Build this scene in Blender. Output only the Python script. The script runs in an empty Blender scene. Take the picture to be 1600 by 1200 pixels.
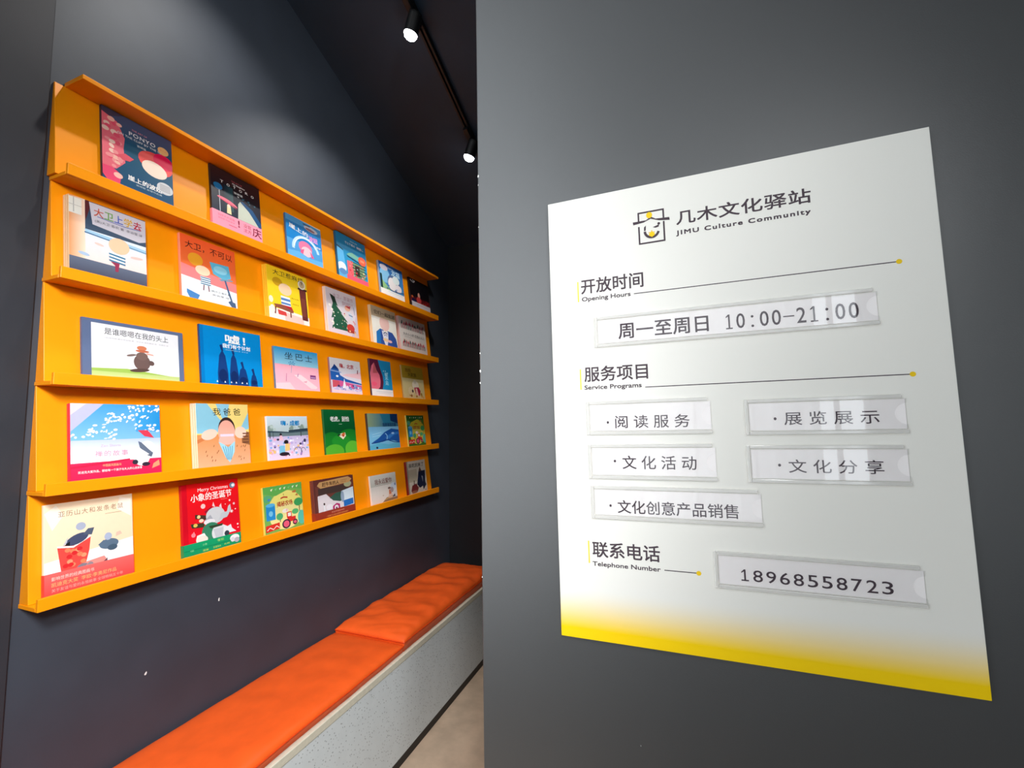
import bpy, bmesh, math, random
from mathutils import Matrix, Vector, noise

SC = bpy.context.scene
COL = SC.collection
R = math.radians

# ------------------------------------------------------------------ camera
CZ = 1.70                                    # eye height above the floor
yaw, pitch, roll = R(21.0502), R(4.7466), R(0.97054)
cam = bpy.data.cameras.new('camera')
cam.sensor_width = 36.0
cam.lens = 694.51 / 1600 * 36.0
cam.clip_start = 0.02
cam_o = bpy.data.objects.new('camera', cam)
COL.objects.link(cam_o)
_rot = (Matrix.Rotation(yaw, 3, 'Z') @ Matrix.Rotation(pitch, 3, 'X') @ Matrix.Rotation(roll, 3, 'Y'))
_c = [_rot.col[0], _rot.col[2], -_rot.col[1]]
m4 = Matrix.Identity(4)
for j in range(3):
    for i in range(3):
        m4[i][j] = _c[j][i]
m4[2][3] = CZ
cam_o.matrix_world = m4
SC.camera = cam_o

# ------------------------------------------------------------------ world, exposure, big daylight
SC.view_settings.view_transform = 'Standard'
SC.view_settings.look = 'None'
SC.view_settings.exposure = 0.0
SC.view_settings.gamma = 1.0
SC.view_settings.use_curve_mapping = False
SC.cycles.use_denoising = True
SC.cycles.max_bounces = 8
SC.cycles.transparent_max_bounces = 16
SC.cycles.sample_clamp_indirect = 6.0

world = bpy.data.worlds.new('daylight')
SC.world = world
world.use_nodes = True
wn = world.node_tree
wn.nodes['Background'].inputs['Color'].default_value = (0.88, 0.95, 1.0, 1)
wn.nodes['Background'].inputs['Strength'].default_value = 3.1

SIDE_WINDOW = (-1.86, (-3.9, -0.25), (0.06, 6.40))        # x, y range, z range
REAR_WINDOW = (-4.0, (-0.60, 2.05), (0.35, 4.30))         # y, x range, z range


def portal(name, loc, rot, sx, sy):
    l = bpy.data.lights.new(name, 'AREA')
    l.shape = 'RECTANGLE'
    l.size, l.size_y = sx, sy
    l.cycles.is_portal = True
    o = bpy.data.objects.new(name, l)
    o.location, o.rotation_euler = loc, rot
    COL.objects.link(o)


portal('side_window_daylight', (SIDE_WINDOW[0], sum(SIDE_WINDOW[1]) / 2, sum(SIDE_WINDOW[2]) / 2), (0, R(-90), 0),
       SIDE_WINDOW[2][1] - SIDE_WINDOW[2][0], SIDE_WINDOW[1][1] - SIDE_WINDOW[1][0])
portal('rear_window_daylight', (sum(REAR_WINDOW[1]) / 2, REAR_WINDOW[0], sum(REAR_WINDOW[2]) / 2), (R(90), 0, 0),
       REAR_WINDOW[1][1] - REAR_WINDOW[1][0], REAR_WINDOW[2][1] - REAR_WINDOW[2][0])

WASH = [((0.35, -0.60), (-1.80, 1.15, 0.85)), ((1.60, -1.05), (-1.82, 0.85, 2.10))]   # added fill lamps out of view, brightening the book wall
FILL_Z = CZ + 1.25
FILL_POWER = 405.0
for (px_, py_), aim_ in WASH:
    l_ = bpy.data.lights.new('fill_beam', 'SPOT')
    l_.energy = FILL_POWER
    l_.color = (0.95, 0.98, 1.0)
    l_.spot_size, l_.spot_blend = R(70), 1.0
    l_.shadow_soft_size = 0.26
    o_ = bpy.data.objects.new('fill_beam', l_)
    o_.location = (px_, py_, FILL_Z)
    o_.rotation_mode = 'QUATERNION'
    o_.rotation_quaternion = (Vector(aim_) - Vector((px_, py_, FILL_Z))).to_track_quat('-Z', 'Y')
    COL.objects.link(o_)

SPOT_POWER = 50.0
SPOT_COLOR = (1.0, 0.97, 0.93)


# ------------------------------------------------------------------ colour and materials
def lin(c):
    def f(v):
        v /= 255.0
        return v / 12.92 if v <= 0.04045 else ((v + 0.055) / 1.055) ** 2.4
    return (f(c[0]), f(c[1]), f(c[2]), 1.0)


def mat(name, rgb, rough=0.5, spec=0.5, noise_amt=0.0, noise_scale=40.0, bump=0.0, bump_scale=300.0, metallic=0.0, linear=None):
    m = bpy.data.materials.new(name)
    m.use_nodes = True
    nt = m.node_tree
    b = nt.nodes['Principled BSDF']
    c = linear if linear else lin(rgb)
    b.inputs['Base Color'].default_value = c
    b.inputs['Roughness'].default_value = rough
    b.inputs['Specular IOR Level'].default_value = spec
    b.inputs['Metallic'].default_value = metallic
    tc = nt.nodes.new('ShaderNodeTexCoord')
    if noise_amt:
        n = nt.nodes.new('ShaderNodeTexNoise')
        n.inputs['Scale'].default_value = noise_scale
        n.inputs['Detail'].default_value = 5
        nt.links.new(tc.outputs['Object'], n.inputs['Vector'])
        r = nt.nodes.new('ShaderNodeValToRGB')
        lo = tuple(v * (1 - noise_amt) for v in c[:3]) + (1,)
        hi = tuple(min(1, v * (1 + noise_amt)) for v in c[:3]) + (1,)
        r.color_ramp.elements[0].color, r.color_ramp.elements[0].position = lo, 0.35
        r.color_ramp.elements[1].color, r.color_ramp.elements[1].position = hi, 0.65
        nt.links.new(n.outputs['Fac'], r.inputs['Fac'])
        nt.links.new(r.outputs['Color'], b.inputs['Base Color'])
    if bump:
        n2 = nt.nodes.new('ShaderNodeTexNoise')
        n2.inputs['Scale'].default_value = bump_scale
        n2.inputs['Detail'].default_value = 3
        nt.links.new(tc.outputs['Object'], n2.inputs['Vector'])
        bp = nt.nodes.new('ShaderNodeBump')
        bp.inputs['Strength'].default_value = bump
        bp.inputs['Distance'].default_value = 0.002
        nt.links.new(n2.outputs['Fac'], bp.inputs['Height'])
        nt.links.new(bp.outputs['Normal'], b.inputs['Normal'])
    return m


def satin(m):
    m.node_tree.nodes['Principled BSDF'].inputs['IOR'].default_value = 1.85
    return m


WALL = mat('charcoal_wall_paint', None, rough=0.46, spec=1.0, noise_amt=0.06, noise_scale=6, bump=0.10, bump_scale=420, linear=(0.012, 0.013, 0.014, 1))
WALL_SOFT = mat('charcoal_wall_paint_lit', None, rough=0.58, spec=0.6, noise_amt=0.06, noise_scale=6, bump=0.10, bump_scale=420, linear=(0.034, 0.043, 0.060, 1))  # same room paint as WALL, lightened to stand in for light falling here
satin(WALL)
PIER = mat('shaded_pier_paint', None, rough=0.6, spec=0.4, noise_amt=0.06, noise_scale=6, bump=0.1, bump_scale=420, linear=(0.026, 0.027, 0.034, 1))  # wall paint darkened to stand in for weaker light on the pier
BACK = mat('black_end_wall_paint', None, rough=0.6, spec=0.4, noise_amt=0.05, noise_scale=5, bump=0.08, bump_scale=300, linear=(0.009, 0.011, 0.014, 1))
CEIL = mat('charcoal_ceiling_paint', None, rough=0.6, spec=0.4, noise_amt=0.05, noise_scale=5, bump=0.08, bump_scale=300, linear=(0.019, 0.034, 0.056, 1))
BOUNCE_CEIL = mat('white_bounce_ceiling', (186, 188, 190), rough=0.8, noise_amt=0.02, noise_scale=4)
FLOOR_DARK = mat('dark_floor_cover_added', (46, 46, 48), rough=0.9, noise_amt=0.2, noise_scale=120)  # for the unseen sheet added to darken the floor's reflection
YELLOW = mat('amber_lacquer', (250, 150, 4), rough=0.38, spec=0.35, noise_amt=0.02, noise_scale=8)
ORANGE = mat('orange_vinyl', (240, 94, 32), rough=0.42, spec=0.35, noise_amt=0.05, noise_scale=14, bump=0.05, bump_scale=500)
ORANGE_D = mat('orange_piping_vinyl', (212, 66, 18), rough=0.45, spec=0.3, noise_amt=0.05)
CREAM = mat('cream_stone_edge', (214, 208, 188), rough=0.4, noise_amt=0.05, noise_scale=60)
KICK = mat('black_plinth', (22, 22, 24), rough=0.5, noise_amt=0.1)
BLACK = mat('black_metal', (9, 9, 10), rough=0.5, noise_amt=0.1)
FLOOR = mat('beige_floor', (196, 170, 146), rough=0.45, spec=0.4, noise_amt=0.12, noise_scale=9, bump=0.05)
PLASTER = mat('white_plaster_chip', (226, 226, 222), rough=0.9, noise_amt=0.05)
PAGES = mat('book_pages', (232, 224, 206), rough=0.8, noise_amt=0.06, noise_scale=400)
CARD = mat('card_paper', (255, 248, 246), rough=0.7, noise_amt=0.01, noise_scale=90)
FRAME = mat('dark_window_frame', (52, 54, 58), rough=0.5, noise_amt=0.05)
ROOM = mat('grey_room_paint', (52, 54, 58), rough=0.6, noise_amt=0.05, noise_scale=5)


def terrazzo():
    m = mat('pale_terrazzo', (214, 220, 220), rough=0.42, spec=0.4)
    nt = m.node_tree
    b = nt.nodes['Principled BSDF']
    tc = nt.nodes['Texture Coordinate']
    v = nt.nodes.new('ShaderNodeTexVoronoi')
    v.inputs['Scale'].default_value = 75
    n = nt.nodes.new('ShaderNodeTexNoise')
    n.inputs['Scale'].default_value = 16
    r = nt.nodes.new('ShaderNodeValToRGB')
    r.color_ramp.elements[0].color, r.color_ramp.elements[0].position = lin((138, 142, 142)), 0.10
    r.color_ramp.elements[1].color, r.color_ramp.elements[1].position = lin((222, 228, 229)), 0.24
    mx = nt.nodes.new('ShaderNodeMixRGB')
    mx.blend_type = 'MULTIPLY'
    mx.inputs['Fac'].default_value = 0.12
    nt.links.new(tc.outputs['Object'], v.inputs['Vector'])
    nt.links.new(tc.outputs['Object'], n.inputs['Vector'])
    nt.links.new(v.outputs['Distance'], r.inputs['Fac'])
    nt.links.new(r.outputs['Color'], mx.inputs['Color1'])
    nt.links.new(n.outputs['Fac'], mx.inputs['Color2'])
    nt.links.new(mx.outputs['Color'], b.inputs['Base Color'])
    return m


TERRAZZO = terrazzo()


def printed(name, rough):
    m = bpy.data.materials.new(name)
    m.use_nodes = True
    nt = m.node_tree
    b = nt.nodes['Principled BSDF']
    a = nt.nodes.new('ShaderNodeVertexColor')
    a.layer_name = 'Col'
    n = nt.nodes.new('ShaderNodeTexNoise')
    tc = nt.nodes.new('ShaderNodeTexCoord')
    n.inputs['Scale'].default_value = 60
    nt.links.new(tc.outputs['Object'], n.inputs['Vector'])
    mx = nt.nodes.new('ShaderNodeMixRGB')
    mx.blend_type = 'MULTIPLY'
    mx.inputs['Fac'].default_value = 0.06
    nt.links.new(a.outputs['Color'], mx.inputs['Color1'])
    nt.links.new(n.outputs['Fac'], mx.inputs['Color2'])
    nt.links.new(mx.outputs['Color'], b.inputs['Base Color'])
    b.inputs['Roughness'].default_value = rough
    b.inputs['Specular IOR Level'].default_value = 0.35
    return m


PRINT = printed('printed_ink', 0.4)
PRINT_MATT = printed('printed_ink_matt', 0.65)


def sign_panel_material():
    m = mat('white_panel_yellow_fade', (240, 237, 230), rough=0.42, spec=0.35)
    nt = m.node_tree
    b = nt.nodes['Principled BSDF']
    tc = nt.nodes['Texture Coordinate']
    s = nt.nodes.new('ShaderNodeSeparateXYZ')
    mr = nt.nodes.new('ShaderNodeMapRange')
    mr.inputs['From Min'].default_value = -0.5955
    mr.inputs['From Max'].default_value = -0.465
    mr.interpolation_type = 'SMOOTHSTEP'
    r = nt.nodes.new('ShaderNodeValToRGB')
    r.color_ramp.elements[0].color, r.color_ramp.elements[0].position = lin((255, 212, 0)), 0.10
    r.color_ramp.elements[1].color, r.color_ramp.elements[1].position = lin((240, 237, 229)), 1.0
    nt.links.new(tc.outputs['Object'], s.inputs['Vector'])
    nt.links.new(s.outputs['Y'], mr.inputs['Value'])
    nt.links.new(mr.outputs['Result'], r.inputs['Fac'])
    nt.links.new(r.outputs['Color'], b.inputs['Base Color'])
    return m


SIGN = sign_panel_material()


def acrylic(name, clear, milk, rough):
    m = bpy.data.materials.new(name)
    m.use_nodes = True
    nt = m.node_tree
    nt.nodes.clear()
    out = nt.nodes.new('ShaderNodeOutputMaterial')
    tr = nt.nodes.new('ShaderNodeBsdfTransparent')
    tr.inputs['Color'].default_value = (clear, clear, clear, 1)
    df = nt.nodes.new('ShaderNodeBsdfDiffuse')
    df.inputs['Color'].default_value = lin((248, 246, 242))
    gl = nt.nodes.new('ShaderNodeBsdfGlossy')
    gl.inputs['Roughness'].default_value = rough
    fr = nt.nodes.new('ShaderNodeFresnel')
    fr.inputs['IOR'].default_value = 1.852
    geo = nt.nodes.new('ShaderNodeNewGeometry')
    front = nt.nodes.new('ShaderNodeMath')                  # the outer faces reflect, the inner ones only let through
    front.operation = 'SUBTRACT'
    front.inputs[0].default_value = 1.0
    nt.links.new(geo.outputs['Backfacing'], front.inputs[1])
    fac = nt.nodes.new('ShaderNodeMath')
    fac.operation = 'MULTIPLY'
    nt.links.new(fr.outputs[0], fac.inputs[0])
    nt.links.new(front.outputs[0], fac.inputs[1])
    m1 = nt.nodes.new('ShaderNodeMixShader')
    m1.inputs['Fac'].default_value = milk
    m2 = nt.nodes.new('ShaderNodeMixShader')
    nt.links.new(tr.outputs[0], m1.inputs[1])
    nt.links.new(df.outputs[0], m1.inputs[2])
    nt.links.new(fac.outputs[0], m2.inputs['Fac'])
    nt.links.new(m1.outputs[0], m2.inputs[1])
    nt.links.new(gl.outputs[0], m2.inputs[2])
    nt.links.new(m2.outputs[0], out.inputs['Surface'])
    return m


PANE = acrylic('clear_acrylic', 0.998, 0.0, 0.02)
RAIL = acrylic('acrylic_rail', 0.99, 0.36, 0.08)
CURTAIN = acrylic('sheer_curtain', 0.92, 0.42, 0.6)


def emitter(name, rgb, strength):
    m = bpy.data.materials.new(name)
    m.use_nodes = True
    b = m.node_tree.nodes['Principled BSDF']
    b.inputs['Base Color'].default_value = (0.8, 0.8, 0.8, 1)
    b.inputs['Emission Color'].default_value = (*rgb, 1)
    b.inputs['Emission Strength'].default_value = strength
    return m


LAMP = emitter('lit_lamp_lens', (0.95, 0.97, 1.0), 30)


# ------------------------------------------------------------------ object helpers
def tag(o, label=None, cat=None, group=None, kind=None):
    if label: o['label'] = label
    if cat: o['category'] = cat
    if group: o['group'] = group
    if kind: o['kind'] = kind
    return o


def empty(name, loc=(0, 0, 0), rot=None):
    o = bpy.data.objects.new(name, None)
    o.empty_display_size = 0.05
    o.location = loc
    if rot is not None:
        o.rotation_euler = rot
    COL.objects.link(o)
    return o


class MB:
    """collects vertices and faces, then links them as ONE mesh object"""

    def __init__(self):
        self.v, self.f, self.c = [], [], []

    def poly(self, pts, cols=None):
        k = len(self.v)
        self.v += [tuple(p) for p in pts]
        self.f.append(tuple(range(k, k + len(pts))))
        self.c.append(cols)

    def box(self, a, b, col=None):
        (x0, y0, z0), (x1, y1, z1) = a, b
        k = len(self.v)
        self.v += [(x0, y0, z0), (x1, y0, z0), (x1, y1, z0), (x0, y1, z0), (x0, y0, z1), (x1, y0, z1), (x1, y1, z1), (x0, y1, z1)]
        for q in ((0, 3, 2, 1), (4, 5, 6, 7), (0, 1, 5, 4), (1, 2, 6, 5), (2, 3, 7, 6), (3, 0, 4, 7)):
            self.f.append(tuple(k + i for i in q))
            self.c.append(col)

    def prism(self, profile, axis, a, b, col=None):
        """profile: list of 2D points in the two other axes (order x,y,z without axis)"""
        n = len(profile)
        k = len(self.v)
        for w in (a, b):
            for p in profile:
                q = list(p)
                q.insert(axis, w)
                self.v.append(tuple(q))
        self.f.append(tuple(k + i for i in range(n)))
        self.c.append(col)
        self.f.append(tuple(k + n + i for i in reversed(range(n))))
        self.c.append(col)
        for i in range(n):
            j = (i + 1) % n
            self.f.append((k + i, k + j, k + n + j, k + n + i))
            self.c.append(col)

    def tube(self, pts, rad, seg=8, closed=False, cap=True):
        pts = [Vector(p) for p in pts]
        k = len(self.v)
        n = len(pts)
        for i, p in enumerate(pts):
            if closed:
                d = pts[(i + 1) % n] - pts[i - 1]
            else:
                d = pts[min(i + 1, n - 1)] - pts[max(i - 1, 0)]
            d.normalize()
            up = Vector((0, 0, 1)) if abs(d.z) < 0.9 else Vector((1, 0, 0))
            a = d.cross(up).normalized()
            b = d.cross(a)
            for s in range(seg):
                t = 2 * math.pi * s / seg
                self.v.append(tuple(p + a * rad * math.cos(t) + b * rad * math.sin(t)))
        for i in range(n if closed else n - 1):
            j = (i + 1) % n
            for s in range(seg):
                t = (s + 1) % seg
                self.f.append((k + i * seg + s, k + i * seg + t, k + j * seg + t, k + j * seg + s))
                self.c.append(None)
        if cap and not closed:
            self.f.append(tuple(k + s for s in reversed(range(seg))))
            self.c.append(None)
            self.f.append(tuple(k + (n - 1) * seg + s for s in range(seg)))
            self.c.append(None)

    def build(self, name, material, parent=None, bevel=0.0, smooth=False, recalc=True):
        me = bpy.data.meshes.new(name)
        me.from_pydata(self.v, [], self.f)
        if any(c is not None for c in self.c):
            at = me.color_attributes.new('Col', 'FLOAT_COLOR', 'CORNER')
            i = 0
            for f, c in zip(self.f, self.c):
                for j in range(len(f)):
                    cc = (0.8, 0.8, 0.8, 1) if c is None else (c[j] if isinstance(c, list) else c)
                    at.data[i].color = cc
                    i += 1
        if recalc:
            bm = bmesh.new()
            bm.from_mesh(me)
            bmesh.ops.recalc_face_normals(bm, faces=bm.faces)
            bm.to_mesh(me)
            bm.free()
        me.materials.append(material)
        o = bpy.data.objects.new(name, me)
        COL.objects.link(o)
        if parent:
            o.parent = parent
        if bevel:
            md = o.modifiers.new('edge', 'BEVEL')
            md.width, md.segments, md.limit_method = bevel, 2, 'ANGLE'
        if smooth:
            for p in me.polygons:
                p.use_smooth = True
        return o


def box(name, a, b, material, parent=None, bevel=0.0):
    m = MB()
    m.box(a, b)
    return m.build(name, material, parent, bevel)


# ------------------------------------------------------------------ lettering
_tcache = {}


def text_mesh(body, bold=0.0, sp=1.0):
    key = (body, bold, sp)
    if key not in _tcache:
        c = bpy.data.curves.new('lettering', 'FONT')
        c.body = body
        c.offset = bold
        c.resolution_u = 3
        c.space_character = sp
        o = bpy.data.objects.new('lettering', c)
        COL.objects.link(o)
        dg = bpy.context.evaluated_depsgraph_get()
        me = o.evaluated_get(dg).to_mesh()
        vs = [(v.co.x, v.co.y) for v in me.vertices]
        fs = [tuple(p.vertices) for p in me.polygons]
        o.evaluated_get(dg).to_mesh_clear()
        bpy.data.objects.remove(o)
        bpy.data.curves.remove(c)
        x0, x1 = min(v[0] for v in vs), max(v[0] for v in vs)
        y0, y1 = min(v[1] for v in vs), max(v[1] for v in vs)
        w, h = max(x1 - x0, 1e-6), max(y1 - y0, 1e-6)
        _tcache[key] = ([((x - x0) / w, (y - y0) / h) for x, y in vs], fs, w / h)
    return _tcache[key]


class Art:
    """flat printed shapes on a sheet w x h; u,v run 0..1 from its lower left corner; every shape is one ink layer"""

    clip = True
    ink = 0.7

    def __init__(self, w, h, lift=0.0003, step=0.00002, foot=0.0):
        self.w, self.h, self.z, self.step = w, h, lift, step
        self.foot = foot                       # share of the sheet that stands behind the lip: v = 0 is the lip, the rest bleeds below it
        self.z0 = lift
        self.m = MB()

    def _p(self, u, v):
        if v <= 1e-6:
            return (u * self.w, 0.0, self.z)
        return (u * self.w, (self.foot + v * (1 - self.foot)) * self.h, self.z)

    def _cut(self, pts):
        """keeps a shape inside the sheet"""
        if not self.clip:
            return pts
        for ax, lim, sg in ((0, 0.0, 1), (0, 1.0, -1), (1, 0.0, 1), (1, 1.0, -1)):
            out = []
            for i, p in enumerate(pts):
                q = pts[i - 1]
                pin, qin = (p[ax] - lim) * sg >= 0, (q[ax] - lim) * sg >= 0
                if pin != qin:
                    t = (lim - q[ax]) / (p[ax] - q[ax])
                    x = [q[0] + (p[0] - q[0]) * t, q[1] + (p[1] - q[1]) * t]
                    x[ax] = lim
                    out.append(tuple(x))
                if pin:
                    out.append(tuple(p))
            pts = out
        return pts

    def _up(self):
        self.z += self.step if self.z - self.z0 < 0.0005 else 0.000003

    def P(self, pts, c):
        pts = self._cut([tuple(p) for p in pts])
        if len(pts) > 2:
            self.m.poly([self._p(u, v) for u, v in pts], lin(c))
        self._up()

    def R(self, u0, v0, u1, v1, c):
        self.P([(u0, v0), (u1, v0), (u1, v1), (u0, v1)], c)

    def G(self, u0, v0, u1, v1, cb, ct):
        self.m.poly([self._p(u0, v0), self._p(u1, v0), self._p(u1, v1), self._p(u0, v1)], [lin(cb), lin(cb), lin(ct), lin(ct)])
        self._up()

    def H(self, u0, v0, u1, v1, cl, cr):
        self.m.poly([self._p(u0, v0), self._p(u1, v0), self._p(u1, v1), self._p(u0, v1)], [lin(cl), lin(cr), lin(cr), lin(cl)])
        self._up()

    def E(self, cu, cv, ru, rv, c, rot=0, n=22, a0=0, a1=360):
        pts = []
        full = (a1 - a0) >= 360
        cr, sr = math.cos(R(rot)), math.sin(R(rot))
        asp = self.h / self.w
        for i in range(n + (0 if full else 1)):
            t = R(a0 + (a1 - a0) * i / n)
            x, y = ru * math.cos(t), rv * math.sin(t)
            if rot:
                X, Y = x, y * asp
                x, y = X * cr - Y * sr, (X * sr + Y * cr) / asp
            pts.append((cu + x, cv + y))
        self.P(pts, c)

    def S(self, pts, wd, c, closed=False):
        """a stroke of width wd (fraction of sheet width) along pts"""
        asp = self.h / self.w
        q = [Vector((u, v * asp)) for u, v in pts]
        n = len(q)
        L, Rr = [], []
        for i, p in enumerate(q):
            if closed:
                d = q[(i + 1) % n] - q[i - 1]
            else:
                d = q[min(i + 1, n - 1)] - q[max(i - 1, 0)]
            d.normalize()
            k = Vector((-d.y, d.x)) * wd / 2
            L.append(p + k)
            Rr.append(p - k)
        for i in range(n if closed else n - 1):
            j = (i + 1) % n
            qd = self._cut([(a.x, a.y / asp) for a in (Rr[i], Rr[j], L[j], L[i])])
            if len(qd) > 2:
                self.m.poly([self._p(*b) for b in qd], lin(c))
        self._up()

    def arc(self, cu, cv, ru, rv, a0, a1, wd, c, n=16):
        self.S([(cu + ru * math.cos(R(a0 + (a1 - a0) * i / n)), cv + rv * math.sin(R(a0 + (a1 - a0) * i / n))) for i in range(n + 1)], wd, c)

    def T(self, body, u0, v0, u1, v1, c, bold=0.0, sp=1.0, slope=0.0):
        """lettering stretched into a box; bold letters are struck several times, a little apart"""
        vs, fs, asp = text_mesh(body, 0.0, sp)
        lines = body.count('\n') + 1
        em = (v1 - v0) * (1 - self.foot) * self.h / lines
        du, dv = bold * em * self.ink / self.w, bold * em * self.ink / (self.h * (1 - self.foot))
        strikes = [(0, 0)] if bold < 0.004 else [(-du, -dv), (du, -dv), (du, dv), (-du, dv)]
        cs = c if isinstance(c, list) else None
        for ou, ov in strikes:
            k = len(self.m.v)
            for x, y in vs:
                self.m.v.append(self._p(u0 + (u1 - u0) * x + ou, v0 + (v1 - v0) * y + slope * x + ov))
            for f in fs:
                if cs:
                    x = sum(vs[i][0] for i in f) / len(f)
                    cc = lin(cs[min(len(cs) - 1, int(x * len(cs)))])
                else:
                    cc = lin(c)
                self.m.f.append(tuple(k + i for i in f))
                self.m.c.append(cc)
            self.z += 0.000003
        self._up()

    def dots(self, n, u0, v0, u1, v1, r, cols, seed=1):
        rnd = random.Random(seed)
        asp = self.w / self.h
        for i in range(n):
            s = r * rnd.uniform(0.5, 1.2)
            self.E(rnd.uniform(u0, u1), rnd.uniform(v0, v1), s, s * asp * rnd.uniform(0.7, 1.2), rnd.choice(cols), n=9)

    def build(self, name, material, parent):
        o = self.m.build(name, material, parent, recalc=False)
        return o


# ================================================================== the setting
XW = -1.855                       # face of the wall with the book display
YB = 1.209                        # face of the wall with the notice
YE = 3.32                         # end wall of the passage
EDGE = -0.670 * 0.85              # corner of the notice wall


def ceil_z(y):
    return CZ + 2.91 - 0.42 * y


floor = box('floor', (-2.3, -4.3, -0.10), (2.9, YE + 0.12, 0.0), FLOOR)
tag(floor, kind='structure')
tag(box('floor_dark_cover', (-1.85, -3.99, 0.0005), (2.65, 0.25, 0.006), FLOOR_DARK), kind='structure')  # unseen dark sheet, added to keep floor bounce off the notice wall

m = MB()
m.box((XW - 0.12, 0.715, 0.0), (XW, YE + 0.12, 6.55))
wall_left = tag(m.build('wall_left', WALL_SOFT), kind='structure')

m = MB()                          # pier that closes the wall beside the side window, set a little proud and splayed
m.prism([(XW - 0.12, 0.30), (XW + 0.055, 0.30), (XW + 0.012, 0.722), (XW - 0.12, 0.722)], 2, 0.0, 6.55)
tag(m.build('trim_1', PIER, bevel=0.002), kind='structure')

m = MB()
m.box((EDGE, YB, 0.0), (2.78, YB + 0.13, 6.55 + 0.02))
wall_right = tag(m.build('wall_right', WALL, bevel=0.003), kind='structure')

tag(box('wall_back', (XW - 0.12, YE, 0.0), (2.78, YE + 0.12, ceil_z(YE) + 0.02), BACK), kind='structure')
tag(box('wall_side', (2.66, -4.1, 0.0), (2.78, YE, 6.55), WALL), kind='structure')

m = MB()                          # the ceiling falls towards the end of the passage
za, zb = 6.55, ceil_z(YE + 0.12)
ym = 0.35
zm = ceil_z(ym)
m.prism([(ym, zm), (YE + 0.12, zb), (YE + 0.12, zb + 0.12), (ym, zm + 0.12)], 0, -2.3, 2.9)
tag(m.build('ceiling', CEIL), kind='structure')
m = MB()                          # unseen entrance ceiling, made white and high to lift the notice wall's sheen
zh = 6.55
m.prism([(-4.3, zh), (ym - 0.1, zh), (ym - 0.1, zm), (ym, zm), (ym, zh + 0.12), (-4.3, zh + 0.12)], 0, -2.3, 2.9)
tag(m.build('ceiling_bounce', BOUNCE_CEIL), kind='structure')

top = zh

# window_1: side glazing, its sill wall, head and mullions
x, (y0, y1), (z0, z1) = SIDE_WINDOW
m = MB()
m.box((XW - 0.12, -4.1, 0.0), (XW, y1, z0))
m.box((XW - 0.12, -4.1, z1), (XW, y1, top))
m.box((XW - 0.12, -4.1, z0), (XW, y0, z1))
m.box((XW - 0.12, y1, 0.0), (XW, 0.30, top))
tag(m.build('wall_window_side', ROOM), kind='structure')
m = MB()
for yy in (y0, (y0 + y1) / 2, y1 - 0.05):
    m.box((x - 0.06, yy, z0), (x, yy + 0.05, z1))
m.box((x - 0.06, y0, z0), (x, y1, z0 + 0.05))
m.box((x - 0.06, y0, z1 - 0.05), (x, y1, z1))
tag(m.build('window_1', FRAME), kind='structure')

# window_2: rear window with sheer curtains
y, (x0, x1), (z0, z1) = REAR_WINDOW
m = MB()
m.box((-1.975, y - 0.12, 0.0), (x0, y, top))
m.box((x1, y - 0.12, 0.0), (2.66, y, top))
m.box((x0, y - 0.12, 0.0), (x1, y, z0))
m.box((x0, y - 0.12, z1), (x1, y, top))
tag(m.build('wall_rear', ROOM), kind='structure')
win2 = tag(empty('window_2', ((x0 + x1) / 2, y, z0)), kind='structure')
mi = Matrix.Translation(win2.location).inverted()


def curtain(xa, xb, seed):
    mm = MB()
    n = 60
    rnd = random.Random(seed)
    ph = rnd.uniform(0, 6)
    rows = []
    for i in range(n + 1):
        t = i / n
        xx = xa + (xb - xa) * t
        yy = y + 0.09 + 0.035 * math.sin(ph + t * 34) + 0.012 * math.sin(t * 71)
        rows.append((xx, yy))
    for i in range(n):
        (xa_, ya_), (xb_, yb_) = rows[i], rows[i + 1]
        mm.poly([mi @ Vector(p) for p in ((xa_, ya_, z0 - 0.2), (xb_, yb_, z0 - 0.2), (xb_, yb_, z1 + 0.1), (xa_, ya_, z1 + 0.1))])
    o = mm.build('curtain', CURTAIN, win2, recalc=False)
    md = o.modifiers.new('cloth', 'SOLIDIFY')
    md.thickness = 0.002
    return o


curtain(x0 - 0.05, x0 + 1.00, 3)
curtain(x0 + 0.98, x0 + 2.12, 8)
m = MB()
for xx in (x0, x0 + 0.7, x0 + 1.4, x1 - 0.35, x1 - 0.05):
    m.box(mi @ Vector((xx, y - 0.08, z0)), mi @ Vector((xx + 0.05, y - 0.03, z1)))
m.box(mi @ Vector((x0, y - 0.08, z0)), mi @ Vector((x1, y - 0.03, z0 + 0.05)))
m.box(mi @ Vector((x0, y - 0.08, z1 - 0.05)), mi @ Vector((x1, y - 0.03, z1)))
m.build('window_frame', FRAME, win2)

# chips in the wall paint
def chip(parent, pos, ax, size, seed):
    rnd = random.Random(seed)
    mm = MB()
    n = 7
    ring0, ring1 = [], []
    for i in range(n):
        t = 2 * math.pi * i / n
        r_ = size * rnd.uniform(0.4, 1.1)
        a, b = r_ * math.cos(t) * 0.6, r_ * math.sin(t)
        p = Vector(pos)
        if ax == 'x':
            ring0.append(p + Vector((0.0004, a, b)))
        else:
            ring0.append(p + Vector((a, -0.0004, b)))
    mm.poly(ring0)
    return mm.build('paint_chip', PLASTER, parent, recalc=False)


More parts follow.
